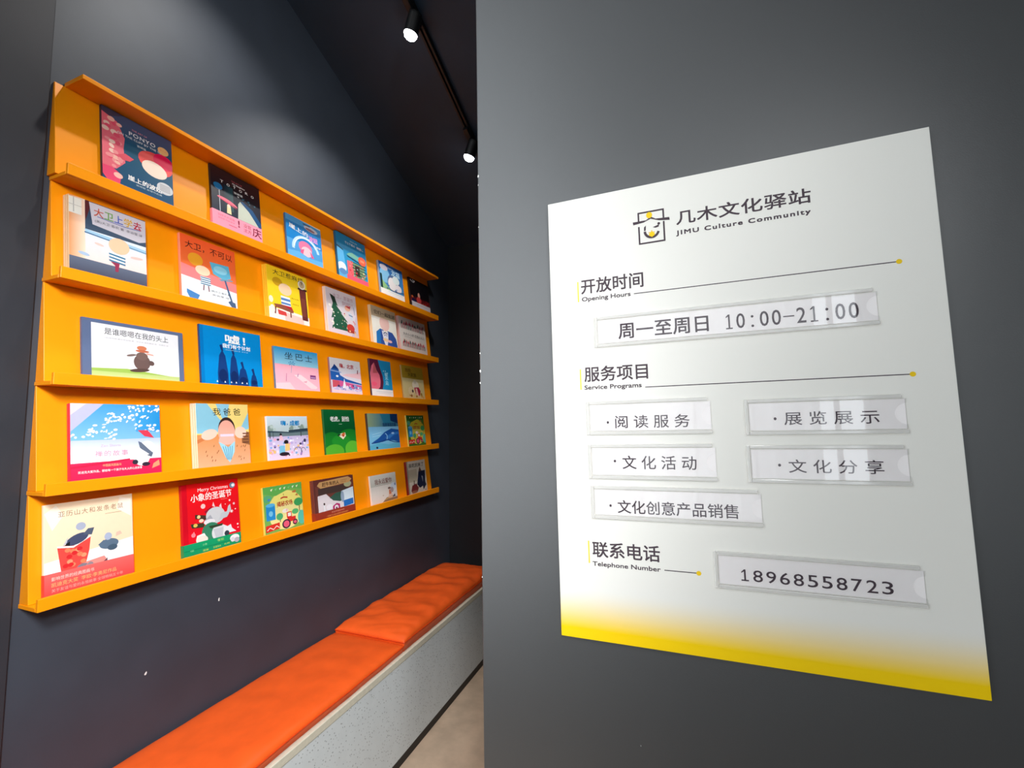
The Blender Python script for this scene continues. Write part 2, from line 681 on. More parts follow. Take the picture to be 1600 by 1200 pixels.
chip(wall_left, (XW, 1.355, CZ - 0.726), 'x', 0.0085, 1)
chip(wall_left, (XW, 1.089, CZ - 0.885), 'x', 0.0075, 2)
chip(wall_left, (XW, 2.06, CZ - 0.93), 'x', 0.0025, 3)
chip(wall_right, (-0.138, YB, CZ - 0.811), 'y', 0.0024, 4)
for i, (px, zz, s) in enumerate([(0.003, 0.765, 0.0055), (0.0025, 0.735, 0.003), (0.0022, 0.205, 0.0035), (0.0028, 0.15, 0.006), (0.0022, 0.115, 0.004), (0.002, 0.60, 0.0028), (0.002, -0.45, 0.003)]):
    chip(wall_right, (EDGE + px, YB, CZ + zz), 'y', s, 10 + i)

# ================================================================== book display
U = 1.75
XL = -1.75                                                   # front of the lips
Y1, Y2 = 0.739, 2.978
ZT = [CZ + v * U for v in (.6479, .4716, .2831, .0963, -.0923, -.2793)]
LIP = 0.0364
XPB, XPT = -1.806, -1.847                                    # panel face at the bottom and top of a tier
TILT = math.atan(0.041 / 0.318)

shelf = empty('book_display_rack', (XW, (Y1 + Y2) / 2, ZT[5] - LIP))
tag(shelf, 'amber yellow wall rack of five slanted tiers holding face-out picture books', 'display rack')
so = shelf.location.copy()


def sbox(name, a, b, bevel=0.0012):
    return box(name, Vector(a) - so, Vector(b) - so, YELLOW, shelf, bevel)


YT0 = 0.760
sbox('top_board', (XW + 0.001, YT0, ZT[0] - 0.015), (XL, Y2, ZT[0]))
for i in range(1, 6):
    zb_ = ZT[i] - LIP
    sbox('ledge', (XW + 0.001, Y1, zb_), (XL - 0.0125, Y2, zb_ + 0.012))
    sbox('lip', (XL - 0.012, Y1, zb_), (XL, Y2, ZT[i]))
    ztop = (ZT[0] - 0.0155) if i == 1 else (ZT[i - 1] - LIP - 0.0005)
    zl = zb_ + 0.0125
    m = MB()
    prof = [(XW + 0.001, zl), (XPB, zl), (XPB + (XPT - XPB) * (ztop - zl) / 0.318, ztop), (XW + 0.001, ztop)]
    prof = [(p[0] - so.x, p[1] - so.z) for p in prof]
    ya = (Y1 + 0.002 if i > 1 else Y1 - 0.006) - so.y
    m.prism(prof, 1, ya, Y2 - 0.012 - so.y)
    m.build('back_panel', YELLOW, shelf, 0.001)

# ================================================================== books
#        left y, width, height, thickness of what stands there
BK = {'11': (0.849, 0.225, 0.315, 0.012), '12': (1.227, 0.234, 0.313, 0.012), '13': (1.605, 0.232, 0.264, 0.012),
      '14': (1.953, 0.252, 0.312, 0.016), '15': (2.332, 0.263, 0.265, 0.014), '16': (2.677, 0.261, 0.257, 0.012),
      '21': (0.769, 0.217, 0.279, 0.033), '22': (1.117, 0.23, 0.294, 0.014), '23': (1.492, 0.238, 0.289, 0.033),
      '24': (1.872, 0.241, 0.29, 0.024), '25': (2.25, 0.255, 0.278, 0.024), '26': (2.543, 0.335, 0.271, 0.022),
      '31': (0.828, 0.312, 0.219, 0.012), '32': (1.207, 0.278, 0.272, 0.012), '33': (1.556, 0.272, 0.234, 0.012),
      '34': (1.914, 0.248, 0.226, 0.012), '35': (2.253, 0.215, 0.262, 0.012), '36': (2.591, 0.267, 0.26, 0.012),
      '41': (0.812, 0.258, 0.265, 0.018), '42': (1.191, 0.225, 0.277, 0.036), '43': (1.528, 0.238, 0.227, 0.012),
      '44': (1.88, 0.242, 0.266, 0.012), '45': (2.232, 0.308, 0.246, 0.016), '46': (2.648, 0.22, 0.237, 0.012),
      '51': (0.77, 0.231, 0.281, 0.012), '52': (1.164, 0.232, 0.285, 0.016), '53': (1.518, 0.221, 0.225, 0.012),
      '54': (1.804, 0.296, 0.219, 0.024), '55': (2.259, 0.258, 0.188, 0.012), '56': (2.64, 0.234, 0.24, 0.02)}
COPIES = {'21': 3, '23': 3, '24': 2, '25': 2, '26': 2, '42': 3, '54': 2}
WHITE, INK = (244, 243, 240), (38, 34, 36)
ART, BAND, SPINE, LABEL = {}, {}, {}, {}


def a11(a):
    a.G(0, 0, 1, .55, (8, 70, 112), (10, 82, 110)); a.G(0, .55, 1, 1, (10, 82, 110), (78, 84, 118))
    a.P([(0, .78), (.05, .96), (0, 1)], (52, 46, 62)); a.P([(0, 1), (.3, 1), (.12, .9), (0, .86)], (66, 62, 82))
    rnd = random.Random(5)
    a.P([(0, .12), (.18, .16), (.3, .3), (.28, .5), (.3, .66), (.2, .86), (0, .92)], (236, 108, 122))
    for i in range(26):
        a.E(rnd.uniform(.02, .24), rnd.uniform(.18, .86), rnd.uniform(.03, .055), rnd.uniform(.02, .035), rnd.choice([(250, 208, 190), (246, 150, 150), (236, 84, 110), (250, 188, 170)]), rot=rnd.uniform(-40, 40), n=12)
    a.P([(0, .02), (.2, .0), (.24, .1), (.12, .16), (0, .15)], (232, 70, 110)); a.E(.2, .07, .06, .04, (250, 190, 175))
    a.P([(.2, .38), (.3, .44), (.42, .41), (.36, .35), (.26, .33)], (226, 84, 100))
    a.E(.74, .50, .26, .16, (238, 84, 80), rot=-6); a.E(.86, .58, .16, .12, (236, 24, 80)); a.E(.72, .40, .19, .12, (252, 226, 206), rot=-8)
    a.T('THE ART OF', .40, .84, .62, .865, (240, 150, 160)); a.T('PONYO', .36, .755, .74, .81, WHITE, .02, 1.15)
    a.T('ON THE CLIFF BY THE SEA', .2, .70, .86, .73, WHITE, .01); a.T('宫崎骏', .47, .63, .6, .665, WHITE)
    a.E(.86, .76, .085, .062, (246, 186, 120)); a.T('吉卜力', .81, .755, .91, .78, (230, 120, 70))
    a.T('崖上的波妞', .33, .075, .82, .15, WHITE, .03); a.T('宫崎骏 监督作品集', .44, .03, .82, .055, (190, 206, 216))
    a.E(.87, .17, .125, .09, (206, 208, 210))
    for k in range(5): a.R(.79, .125 + k * .022, .95, .133 + k * .022, (140, 130, 136))


def a12(a):
    a.G(0, 0, 1, .62, (10, 34, 62), (22, 26, 40)); a.G(0, .62, 1, 1, (30, 26, 34), (50, 30, 30))
    a.H(.24, .3, .42, .74, (18, 36, 50), (40, 78, 84)); a.E(.13, .66, .085, .06, (30, 110, 160), rot=-8)
    a.R(.145, .2, .157, .6, (190, 196, 204))
    a.P([(.5, .22), (.52, .5), (.56, .56), (.74, .44), (.94, .22)], (190, 196, 180))
    a.P([(.56, .56), (.62, .58), (.82, .5), (1, .3), (1, .22), (.94, .22), (.74, .44)], (16, 74, 120))
    a.E(.3, .44, .2, .05, (244, 110, 130), rot=-12, a0=0, a1=180); a.P([(.11, .46), (.3, .42), (.5, .38), (.3, .45)], (214, 70, 100))
    a.P([(.28, .24), (.37, .24), (.36, .38), (.29, .38)], (232, 214, 160)); a.E(.325, .38, .035, .03, (250, 214, 190))
    a.dots(5, .6, .56, .9, .64, .02, [(60, 110, 130)], 3)
    a.T('THE ART OF', .40, .86, .62, .885, (190, 84, 96)); a.T('My Neighbor', .42, .81, .68, .845, WHITE, .02)
    for i, ch in enumerate('TOTORO'): a.T(ch, .18 + i * .125, .735 - .012 * (i % 2) + .02, .235 + i * .125, .79 - .012 * (i % 2) + .01, WHITE, .02)
    a.T('宫崎骏', .44, .66, .62, .7, WHITE, .01); a.T('著', .5, .62, .545, .645, WHITE)


def b12(a):
    a.R(0, 0, 1, 1, (250, 150, 172)); a.T('没官', .6, .5, .76, .82, (130, 24, 60)); a.T('沈方', .6, .1, .76, .42, (130, 24, 60))
    a.T('庆', .79, .06, .98, .84, (110, 16, 54), .02); a.T('!', .49, .3, .52, .86, (130, 24, 60), .03)
    a.T('别样大大龙猫', .1, .62, .42, .82, (226, 90, 120)); a.T('宫崎骏·动画·绘本', .1, .4, .42, .52, (226, 90, 120)); a.R(.3, .14, .46, .19, (200, 60, 100))


def a13(a):
    a.G(0, 0, 1, 1, (70, 150, 214), (84, 166, 220)); a.G(0, .4, 1, .85, (10, 124, 196), (24, 130, 200))
    a.P([(.15, 1), (1, 1), (1, .97), (.6, .985)], (246, 240, 224))
    a.E(.7, .86, .2, .07, (214, 214, 222), rot=-4); a.E(.68, .84, .14, .035, (160, 110, 116), rot=-4); a.R(.48, .92, .68, .945, (70, 70, 80))
    a.arc(.52, .2, .36, .36, 10, 185, .07, (190, 222, 244)); a.arc(.52, .2, .33, .34, 30, 175, .025, (236, 244, 250))
    a.E(.5, .3, .19, .16, (240, 120, 160)); a.E(.53, .2, .15, .13, (250, 196, 208))
    a.P([(.36, .2), (.46, .25), (.42, .1), (.34, .08)], (236, 90, 140)); a.P([(.68, .2), (.62, .25), (.66, .08), (.74, .1)], (236, 90, 140))
    a.P([(0, 0), (1, 0), (1, .1), (.6, .06), (.3, .13), (0, .08)], (100, 178, 230))
    a.T('崖上的', .08, .68, .6, .8, WHITE, .02, slope=-.08); a.T('波妞', .62, .54, .88, .68, (236, 150, 214), .03); a.T('宫崎骏', .76, .42, .96, .47, WHITE, .01)


def a14(a):
    a.G(0, 0, 1, 1, (40, 156, 206), (10, 130, 180)); a.P([(0, 0), (0, .66), (.2, .6), (.26, .1), (.26, 0)], (90, 176, 226))
    a.E(.12, .18, .14, .12, (226, 236, 244)); a.E(.14, .08, .12, .07, (90, 140, 196)); a.P([(.0, .68), (.2, .62), (.2, .59), (0, .64)], (24, 70, 92))
    a.P([(.3, .54), (.9, .48), (.98, .5), (.85, .58), (.5, .64), (.38, .6)], (120, 180, 160)); a.P([(.3, .53), (.92, .44), (.9, .41), (.34, .49)], (24, 62, 70))
    a.R(.36, .06, .9, .42, (120, 150, 112)); a.R(.3, .06, .5, .4, (238, 104, 110)); a.R(.56, .1, .72, .36, (70, 34, 32))
    for k in range(5): a.R(.5, .12 + k * .07, .95, .14 + k * .07, (40, 66, 60))
    a.dots(26, .35, .04, .98, .42, .03, [(220, 60, 70), (226, 206, 140), (60, 90, 70), (240, 150, 150), (150, 190, 200)], 9)
    a.R(.26, 0, 1, .06, (238, 92, 116)); a.E(.84, .53, .14, .11, (234, 98, 70)); a.T('宫崎骏', .77, .5, .91, .56, (250, 190, 150))
    a.T('千と千尋の', .28, .8, .62, .86, WHITE, .02); a.T('神隠し', .68, .8, .92, .86, WHITE, .02); a.T('宫崎骏 监督', .46, .9, .7, .925, WHITE)


def a15(a):
    a.G(0, 0, 1, 1, (90, 160, 210), (16, 96, 172)); a.E(.22, .6, .2, .26, (130, 190, 226)); a.E(.2, .84, .16, .1, (220, 214, 226))
    a.E(.58, .42, .27, .3, (78, 108, 150)); a.E(.5, .38, .17, .22, (236, 230, 230)); a.E(.68, .56, .15, .14, (220, 232, 232)); a.E(.76, .3, .14, .13, (236, 226, 230))
    a.P([(0, .14), (.1, .4), (.4, .16), (.4, .1), (0, .1)], (150, 196, 130)); a.S([(.3, .19), (.6, .15), (1, .22)], .02, (30, 44, 90)); a.R(.02, .12, .1, .6, (30, 60, 60))
    a.dots(12, .1, .12, 1, .3, .03, [(120, 170, 210), (60, 96, 150)], 4); a.R(0, 0, 1, .13, (244, 244, 240)); a.R(.3, .08, .9, .09, (160, 200, 226))
    a.T('龙猫', .5, .68, .86, .88, (196, 232, 250), .03); a.T('宫崎骏', .35, .86, .6, .93, (196, 224, 246))


def a16(a):
    a.G(0, 0, 1, 1, (20, 8, 12), (8, 8, 14)); a.G(0, .1, 1, .34, (150, 24, 24), (30, 10, 14)); a.dots(30, .3, .1, 1, .3, .035, [(190, 60, 40), (110, 16, 26), (160, 24, 30), (80, 20, 24)], 2)
    a.E(.44, .42, .06, .11, (210, 150, 130)); a.E(.42, .24, .12, .13, (190, 60, 60)); a.P([(.02, .12), (.3, .12), (.28, .22), (.1, .26)], (24, 20, 60)); a.E(.1, .3, .05, .04, (190, 96, 50))
    a.dots(10, .02, .86, .3, .99, .02, [(200, 200, 204), (90, 100, 120)], 6); a.R(.04, 0, 1, .13, (206, 202, 208)); a.R(.3, .05, .8, .06, (130, 130, 140))


def a21(a):
    a.G(0, .1, 1, .62, (240, 214, 206), (214, 226, 236)); a.R(0, .56, 1, 1, (58, 76, 98)); a.P([(0, .8), (.12, 1), (.28, 1), (.16, .56), (.1, .56)], (88, 40, 44))
    a.H(0, .1, .19, 1, (226, 150, 96), (244, 214, 190)); a.R(0, .74, .15, .98, (232, 226, 214)); a.R(.05, .76, .06, .98, (170, 166, 160)); a.R(0, .86, .15, .87, (200, 190, 180))
    a.P([(.24, .99), (1, .99), (1, .64), (.9, .6), (.28, .66)], (206, 198, 206))
    a.P([(.18, .56), (1, .5), (1, .44), (.2, .5)], (160, 196, 220)); a.P([(.18, .52), (1, .46), (1, .45), (.18, .5)], (74, 112, 150))
    a.G(0, 0, 1, .11, (52, 50, 66), (96, 104, 124))
    a.E(.62, .44, .14, .125, (244, 196, 160), rot=-12)
    a.P([(.48, .32), (.7, .3), (.68, .17), (.5, .18)], (232, 242, 246))
    for k in range(3): a.P([(.48, .3 - k * .05), (.7, .28 - k * .05), (.7, .255 - k * .05), (.485, .275 - k * .05)], (64, 116, 150))
    a.E(.36, .38, .06, .018, (246, 196, 184), rot=-10); a.E(.86, .33, .09, .02, (246, 190, 180), rot=8); a.P([(.5, .17), (.62, .17), (.6, .03), (.56, .03), (.56, .12)], (150, 48, 78))
    a.E(.17, .18, .07, .025, (170, 190, 214), rot=-10)
    a.T('大卫上学去', .3, .8, .94, .93, [(196, 90, 70), (110, 160, 70), (60, 90, 190), (220, 170, 40), (190, 40, 60)], .02)
    a.S([(.34, .8), (.5, .79), (.7, .78), (.92, .8)], .012, (70, 90, 170)); a.T('(美)大卫·香农 著  余治莹 译', .31, .7, .95, .75, (96, 90, 96))


def a22(a):
    a.G(0, .2, 1, 1, (244, 120, 60), (240, 92, 44)); a.P([(0, .5), (1, .38), (1, 0), (0, 0)], (238, 130, 130)); a.P([(0, .3), (1, .22), (1, 0), (0, 0)], (228, 236, 240))
    a.E(.25, .62, .13, .11, (238, 160, 40)); a.P([(.5, .66), (.86, .68), (.9, .46), (.76, .4), (.56, .46)], (96, 178, 208)); a.E(.7, .56, .13, .07, (140, 204, 224))
    a.P([(.66, .4), (.92, .44), (.94, .42), (.7, .37)], (120, 150, 170)); a.S([(.78, .4), (.84, .2), (.9, .02)], .035, (70, 96, 130)); a.P([(.82, .02), (1, .0), (.96, .03), (.86, .05)], (70, 96, 130))
    a.E(.37, .46, .13, .085, (250, 214, 180)); a.P([(.32, .36), (.5, .36), (.5, .22), (.34, .22)], (236, 244, 246))
    for k in range(4): a.R(.325, .225 + k * .036, .505, .243 + k * .036, (56, 112, 150))
    a.S([(.38, .22), (.37, .12)], .02, (120, 70, 80)); a.S([(.46, .22), (.47, .12)], .02, (120, 70, 80)); a.P([(.08, .08), (.3, .02), (.2, .0), (.08, .02)], (70, 130, 190))
    a.T('大卫，不可以', .08, .78, .94, .91, (44, 24, 24), .0); a.T('(美)大卫·香农 著', .5, .13, .86, .165, (90, 80, 90)); a.T('余治莹 译', .52, .07, .84, .1, (90, 80, 90))


def a23(a):
    a.G(0, .1, 1, 1, (248, 214, 40), (244, 200, 30)); a.P([(0, .14), (.55, .14), (1, .1), (1, 0), (0, 0)], (246, 236, 226)); a.P([(.35, .1), (.85, .06), (.85, .0), (.4, 0)], (240, 200, 190))
    a.E(.24, .7, .12, .09, (206, 156, 20), rot=-15); a.E(.42, .58, .16, .125, (246, 206, 166))
    a.P([(.3, .43), (.52, .43), (.54, .24), (.3, .24)], (238, 242, 246)); a.P([(.3, .39), (.53, .39), (.53, .34), (.3, .34)], (90, 130, 190)); a.P([(.3, .3), (.53, .3), (.54, .26), (.3, .26)], (90, 130, 190))
    a.P([(.3, .24), (.55, .24), (.6, .14), (.34, .18)], (190, 30, 44)); a.P([(.12, .22), (.3, .24), (.6, .16), (.58, .11), (.16, .16)], (150, 80, 60))
    a.S([(.16, .17), (.14, .02)], .03, (110, 50, 44)); a.S([(.52, .12), (.52, .01)], .03, (110, 50, 44)); a.P([(.2, .12), (.4, .1), (.42, .02), (.22, .02)], (214, 70, 66)); a.E(.06, .3, .05, .07, (250, 232, 200)); a.E(.08, .1, .06, .09, (240, 232, 220))
    a.P([(.78, .7), (.96, .7), (.97, .02), (.82, .02)], (104, 44, 40)); a.R(.75, .68, .99, .72, (70, 24, 26)); a.R(.82, .1, .93, .5, (124, 60, 46)); a.E(.86, .8, .1, .1, (236, 226, 206)); a.E(.86, .8, .07, .07, (196, 170, 130)); a.S([(.86, .8), (.86, .86)], .015, INK)
    a.T('大卫惹麻烦', .14, .84, .9, .95, (60, 44, 34)); a.T('(美)大卫·香农', .56, .42, .76, .45, (150, 110, 20)); a.T('余治莹 译', .58, .3, .74, .33, (150, 110, 20))


def a24(a):
    a.G(0, 0, 1, 1, (224, 208, 216), (222, 212, 216)); a.P([(.7, 0), (1, 0), (1, .6)], (206, 190, 206))
    a.P([(.16, .82), (.3, .74), (.36, .6), (.3, .62), (.5, .44), (.44, .46), (.66, .26), (.58, .27), (.8, .04), (.12, .04), (.2, .3), (.12, .28), (.2, .5), (.14, .5), (.2, .64)], (42, 92, 68))
    a.P([(.12, .86), (.28, .82), (.32, .68), (.2, .66)], (38, 58, 48)); a.dots(28, .2, .08, .62, .5, .02, [(244, 240, 226), (226, 214, 170), (200, 60, 50), (28, 66, 50)], 8)
    a.E(.74, .14, .13, .1, (206, 66, 56)); a.R(.62, .02, .9, .08, (170, 60, 50)); a.E(.68, .62, .1, .07, (238, 176, 150)); a.P([(.6, .66), (.8, .7), (.76, .62)], (196, 44, 50)); a.P([(.66, .54), (.8, .52), (.86, .34), (.76, .36)], (206, 214, 226)); a.P([(.7, .48), (.84, .46), (.84, .43), (.71, .45)], (110, 130, 160))
    a.S([(.84, .34), (.92, .26)], .04, (226, 150, 150)); a.dots(8, .06, .05, .18, .6, .035, [(246, 238, 226), (240, 226, 200)], 5); a.dots(7, .6, 0, .96, .06, .025, [(240, 196, 150), (220, 120, 90)], 5)
    a.T('大卫，圣诞节', .22, .8, .9, .9, (190, 140, 150)); a.T('到啦！', .5, .66, .86, .77, (190, 140, 150)); a.S([(.9, .7), (.92, .5)], .015, (90, 120, 180))


def a25(a):
    a.R(0, 0, 1, 1, (244, 238, 226)); a.R(0, .7, 1, 1, (196, 174, 142)); a.E(.5, .56, .2, .22, (240, 196, 186)); a.R(0, .7, 1, .86, (196, 174, 142))
    a.P([(.1, .0), (.14, .26), (.3, .38), (.42, .36), (.5, .12), (.6, .36), (.8, .34), (.94, .18), (1, 0)], (54, 86, 160)); a.P([(.1, 0), (.14, .26), (.3, .36), (.28, .0)], (40, 120, 190))
    a.P([(.36, .34), (.5, .3), (.62, .34), (.6, .1), (.5, 0), (.4, .08)], (230, 226, 236)); a.S([(.42, .26), (.5, .3), (.58, .26)], .03, (50, 60, 110)); a.E(.5, .08, .12, .05, (244, 206, 160)); a.E(.66, .06, .09, .04, (240, 190, 190))
    a.S([(.42, .24), (.46, .2), (.5, .24), (.56, .2)], .02, (60, 70, 130)); a.T('它们一起生活', .12, .78, .96, .89, (66, 48, 34), .025, slope=-.0); a.R(.2, .735, .5, .745, (140, 120, 96))


def a26(a):
    a.R(0, 0, 1, 1, (226, 216, 208)); rnd = random.Random(11)
    for row, (va, vb) in enumerate(((.62, .9), (.04, .3))):
        for i in range(13):
            u = .1 + i * .066
            c = rnd.choice([(150, 24, 44), (206, 40, 66), (176, 60, 70), (60, 90, 84), (226, 90, 120), (110, 30, 44)])
            t = rnd.uniform(-.03, .03); h_ = rnd.uniform(.7, 1)
            a.P([(u - .026, va + (vb - va) * h_ * .55), (u + .026, va + (vb - va) * h_ * .6), (u + .018 + t, vb * h_ + va * (1 - h_)), (u - .015 + t, vb * h_ + va * (1 - h_))], c)
            a.S([(u - .012, va + (vb - va) * .55), (u - .02, va)], .016, rnd.choice([(60, 60, 66), (150, 40, 60), (70, 100, 90)])); a.S([(u + .012, va + (vb - va) * .55), (u + .022, va + .01)], .016, rnd.choice([(60, 60, 66), (200, 60, 80)]))
            a.E(u + t, vb * h_ + va * (1 - h_) + .015, .016, .02, (238, 190, 170), n=8)
    a.T('大大小小的', .12, .42, .52, .52, (84, 80, 84)); a.T('红色小人儿', .55, .42, .92, .52, (84, 80, 84), .01); a.R(.16, .37, .44, .378, (160, 150, 150))


def a31(a):
    a.R(0, 0, 1, 1, (92, 106, 138)); a.R(.075, .03, .945, .93, (232, 230, 232)); a.P([(.075, .1), (.4, .13), (.945, .03), (.945, 0), (.075, 0)], (150, 182, 84)); a.G(.075, 0, .945, .05, (206, 216, 160), (176, 198, 120))
    a.E(.545, .28, .085, .16, (104, 82, 78)); a.E(.545, .4, .06, .08, (112, 90, 84)); a.E(.52, .12, .1, .035, (84, 64, 60), rot=8); a.E(.44, .4, .05, .022, (116, 96, 92), rot=16); a.E(.64, .28, .03, .05, (96, 76, 72), rot=20)
    a.E(.545, .56, .05, .045, (206, 120, 84)); a.E(.55, .5, .07, .025, (190, 104, 76)); a.P([(.59, .44), (.67, .43), (.66, .46), (.59, .48)], (222, 160, 146))
    a.T('是谁嗯嗯在我的头上', .19, .74, .83, .865, (50, 48, 52)); a.T('(德)维尔纳·霍尔茨瓦特 著   沃尔夫·埃布鲁赫 绘   方素珍 译', .19, .66, .83, .69, (176, 172, 176))


def a32(a):
    a.R(0, 0, 1, 1, (0, 134, 204)); a.R(0, 0, .05, 1, (0, 116, 186))
    for u, w_, h_ in ((.33, .085, .6), (.51, .075, .56), (.66, .085, .33), (.845, .06, .22)):
        a.P([(u - w_, 0), (u + w_, 0), (u + w_ * .95, h_ * .3), (u + w_ * .55, h_ * .82), (u, h_), (u - w_ * .6, h_ * .82), (u - w_, h_ * .3)], (18, 58, 120)); a.P([(u - .015, h_ - .02), (u + .02, h_ - .02), (u + .0, h_ + .1), (u - .04, h_ + .08)], (20, 50, 108))
        a.E(u, h_ * .22, w_ * .8, h_ * .2, (14, 40, 92))
    for u in (.22, .34, .44, .52, .62, .7): a.P([(u, .01), (u + .025, .01), (u + .012, .045)], (226, 236, 244))
    a.T('嘘！', .39, .74, .72, .9, WHITE, .045); a.T('我们有个计划', .34, .645, .8, .72, WHITE, .04); a.T('(英)克里斯·霍顿 著   林 昕 译', .38, .60, .76, .62, (190, 224, 242))


def a33(a):
    a.G(0, 0, 1, .62, (240, 190, 206), (246, 170, 186)); a.G(0, .58, 1, 1, (150, 206, 226), (30, 150, 206)); a.P([(.4, .34), (.56, .36), (.95, .06), (.9, .02), (.78, .02)], (244, 214, 220)); a.P([(0, 0), (.5, 0), (.3, .14), (0, .1)], (244, 206, 214))
    a.S([(.34, .38), (.36, .52), (.37, .62)], .008, (110, 150, 170))
    for t in (10, 60, 120, 170, 220, 320): a.P([(.37, .62), (.37 + .07 * math.cos(R(t - 12)), .62 + .06 * math.sin(R(t - 12))), (.37 + .08 * math.cos(R(t + 6)), .62 + .07 * math.sin(R(t + 6)))], (20, 110, 170))
    a.S([(.22, .16), (.24, .36)], .012, (190, 110, 150)); a.S([(.48, .3), (.5, .38)], .02, (190, 130, 170)); a.R(.78, .28, .92, .38, (130, 60, 120)); a.R(.79, .3, .91, .33, (190, 150, 190)); a.P([(.6, .18), (.7, .22), (.68, .16)], (226, 160, 180))
    a.T('坐巴士', .22, .72, .86, .9, (30, 44, 60), .0, 1.35)


def a34(a):
    a.G(0, 0, 1, 1, (222, 210, 236), (226, 222, 220)); a.P([(0, .34), (0, .62), (.14, .8), (.26, .68), (.3, .5), (.5, .4), (1, .3), (1, .26), (.2, .34)], (36, 92, 170)); a.P([(.06, .68), (.14, .82), (.28, .66)], (24, 62, 130)); a.P([(0, .64), (.34, .6), (.34, .57), (0, .6)], (140, 170, 220))
    a.P([(.36, .5), (1, .44), (1, .68), (.8, .6), (.5, .56)], (240, 192, 198)); a.P([(.1, .14), (.1, .34), (.3, .34), (.5, .3), (1, .24), (1, .1)], (216, 90, 150)); a.P([(.04, .12), (.04, .34), (.26, .32), (.26, .18)], (206, 84, 100))
    a.dots(46, .06, .02, .98, .22, .04, [(232, 226, 246), (206, 190, 232), (244, 240, 250), (150, 160, 214), (110, 130, 190), (70, 50, 90)], 7); a.P([(.34, .1), (.42, .42), (.46, .14)], (244, 236, 244)); a.P([(0, .03), (1, 0), (1, .03), (0, .06)], (240, 214, 220))
    a.E(.2, .46, .04, .03, (230, 236, 246)); a.T('嗨，北京', .3, .72, .76, .86, (176, 30, 44), .035); a.S([(.88, .6), (.9, .72)], .03, (120, 40, 60)); a.S([(.9, .78), (.86, .8)], .015, (226, 150, 140))


def a35(a):
    a.R(0, 0, 1, 1, (24, 134, 178)); a.R(.42, .16, 1, 1, (30, 140, 190)); a.P([(0, .15), (0, 1), (.4, 1), (.46, .8), (.56, .55), (.58, .36), (.5, .15)], (92, 30, 58)); a.P([(.0, .15), (0, .6), (.08, .8), (.2, .9), (.3, .7), (.42, .56), (.44, .4), (.4, .22), (.26, .14)], (232, 110, 130)); a.P([(.2, .92), (.12, .6), (.34, .62)], (190, 90, 96))
    a.E(.14, .3, .12, .06, (238, 90, 120)); a.R(0, 0, 1, .16, (240, 238, 236)); a.R(.2, .09, .95, .098, (190, 200, 214)); a.R(.3, .05, .9, .056, (200, 206, 214)); a.T('看\n不\n见', .66, .3, .82, .66, (170, 220, 240), .02)
    a.dots(6, .6, .6, .84, .72, .025, [(150, 210, 232)], 3)


def a36(a):
    a.R(0, 0, 1, 1, (214, 196, 140)); a.R(0, .6, 1, 1, (190, 160, 44)); a.E(.58, .4, .16, .14, (232, 220, 196)); a.E(.56, .5, .07, .07, (216, 204, 180)); a.P([(.5, .32), (.72, .34), (.8, .22), (.74, .06), (.56, .12)], (176, 30, 66)); a.P([(.56, .3), (.64, .3), (.7, .04), (.58, .04)], (226, 190, 170)); a.E(.36, .2, .14, .14, (224, 206, 160)); a.E(.42, .2, .04, .05, (60, 40, 50)); a.dots(8, .2, .02, .96, .12, .04, [(170, 130, 50), (206, 160, 80), (150, 96, 40)], 4)
    a.T('抱抱', .16, .8, .42, .92, (122, 92, 24), .02); a.T('大家族', .26, .66, .66, .79, (122, 92, 24), .02)


def a41(a):
    a.G(0, .2, 1, .5, (238, 240, 244), (196, 206, 240)); a.G(0, .5, 1, 1, (130, 190, 232), (70, 160, 220)); a.P([(0, 1), (.34, 1), (0, .62)], (190, 190, 226)); a.P([(0, 1), (.16, 1), (0, .84)], (230, 214, 232)); a.H(.7, .6, 1, 1, (70, 164, 222), (40, 146, 214))
    rnd = random.Random(21)
    for (cu, cv, n, su, sv) in ((.8, .94, 26, .2, .05), (.5, .8, 22, .14, .07), (.26, .66, 12, .12, .06), (.74, .8, 10, .12, .06), (.84, .66, 18, .15, .07), (.4, .58, 10, .08, .08), (.12, .56, 9, .12, .02)):
        for i in range(n): a.E(cu + rnd.uniform(-su, su), cv + rnd.uniform(-sv, sv), rnd.uniform(.012, .028), rnd.uniform(.008, .018), rnd.choice([(240, 242, 250), (226, 236, 248), (244, 236, 240)]), rot=rnd.uniform(0, 90), n=8)
    a.G(0, 0, 1, .2, (226, 28, 76), (232, 40, 84)); a.P([(0, .16), (.4, .2), (.62, .22), (.62, .2), (.4, .17), (0, .13)], (200, 30, 70))
    a.P([(.72, .62), (.84, .62), (.92, .5), (.8, .53)], (222, 62, 84)); a.E(.83, .36, .09, .1, (246, 244, 242)); a.E(.76, .24, .1, .14, (244, 242, 240)); a.P([(.72, .46), (.76, .44), (.86, .32), (.9, .28), (.88, .24), (.76, .34), (.74, .36)], (98, 108, 128)); a.E(.68, .16, .035, .035, (50, 44, 60)); a.E(.81, .12, .05, .03, (50, 40, 56)); a.P([(.82, .25), (.9, .28), (.88, .22)], (90, 100, 120))
    a.T('Zen Shorts', .3, .4, .52, .435, (206, 170, 190)); a.T('禅的故事', .24, .27, .6, .35, (214, 140, 160), .0, 1.3); a.T('中国画风图画书', .32, .13, .52, .165, (250, 190, 130)); a.T('凯迪克大奖作品，献给每一个孩子与大人的心灵故事', .07, .06, .76, .095, WHITE, .01); a.P([(.88, .05), (.98, .09), (.97, .17), (.9, .12)], (246, 150, 110))


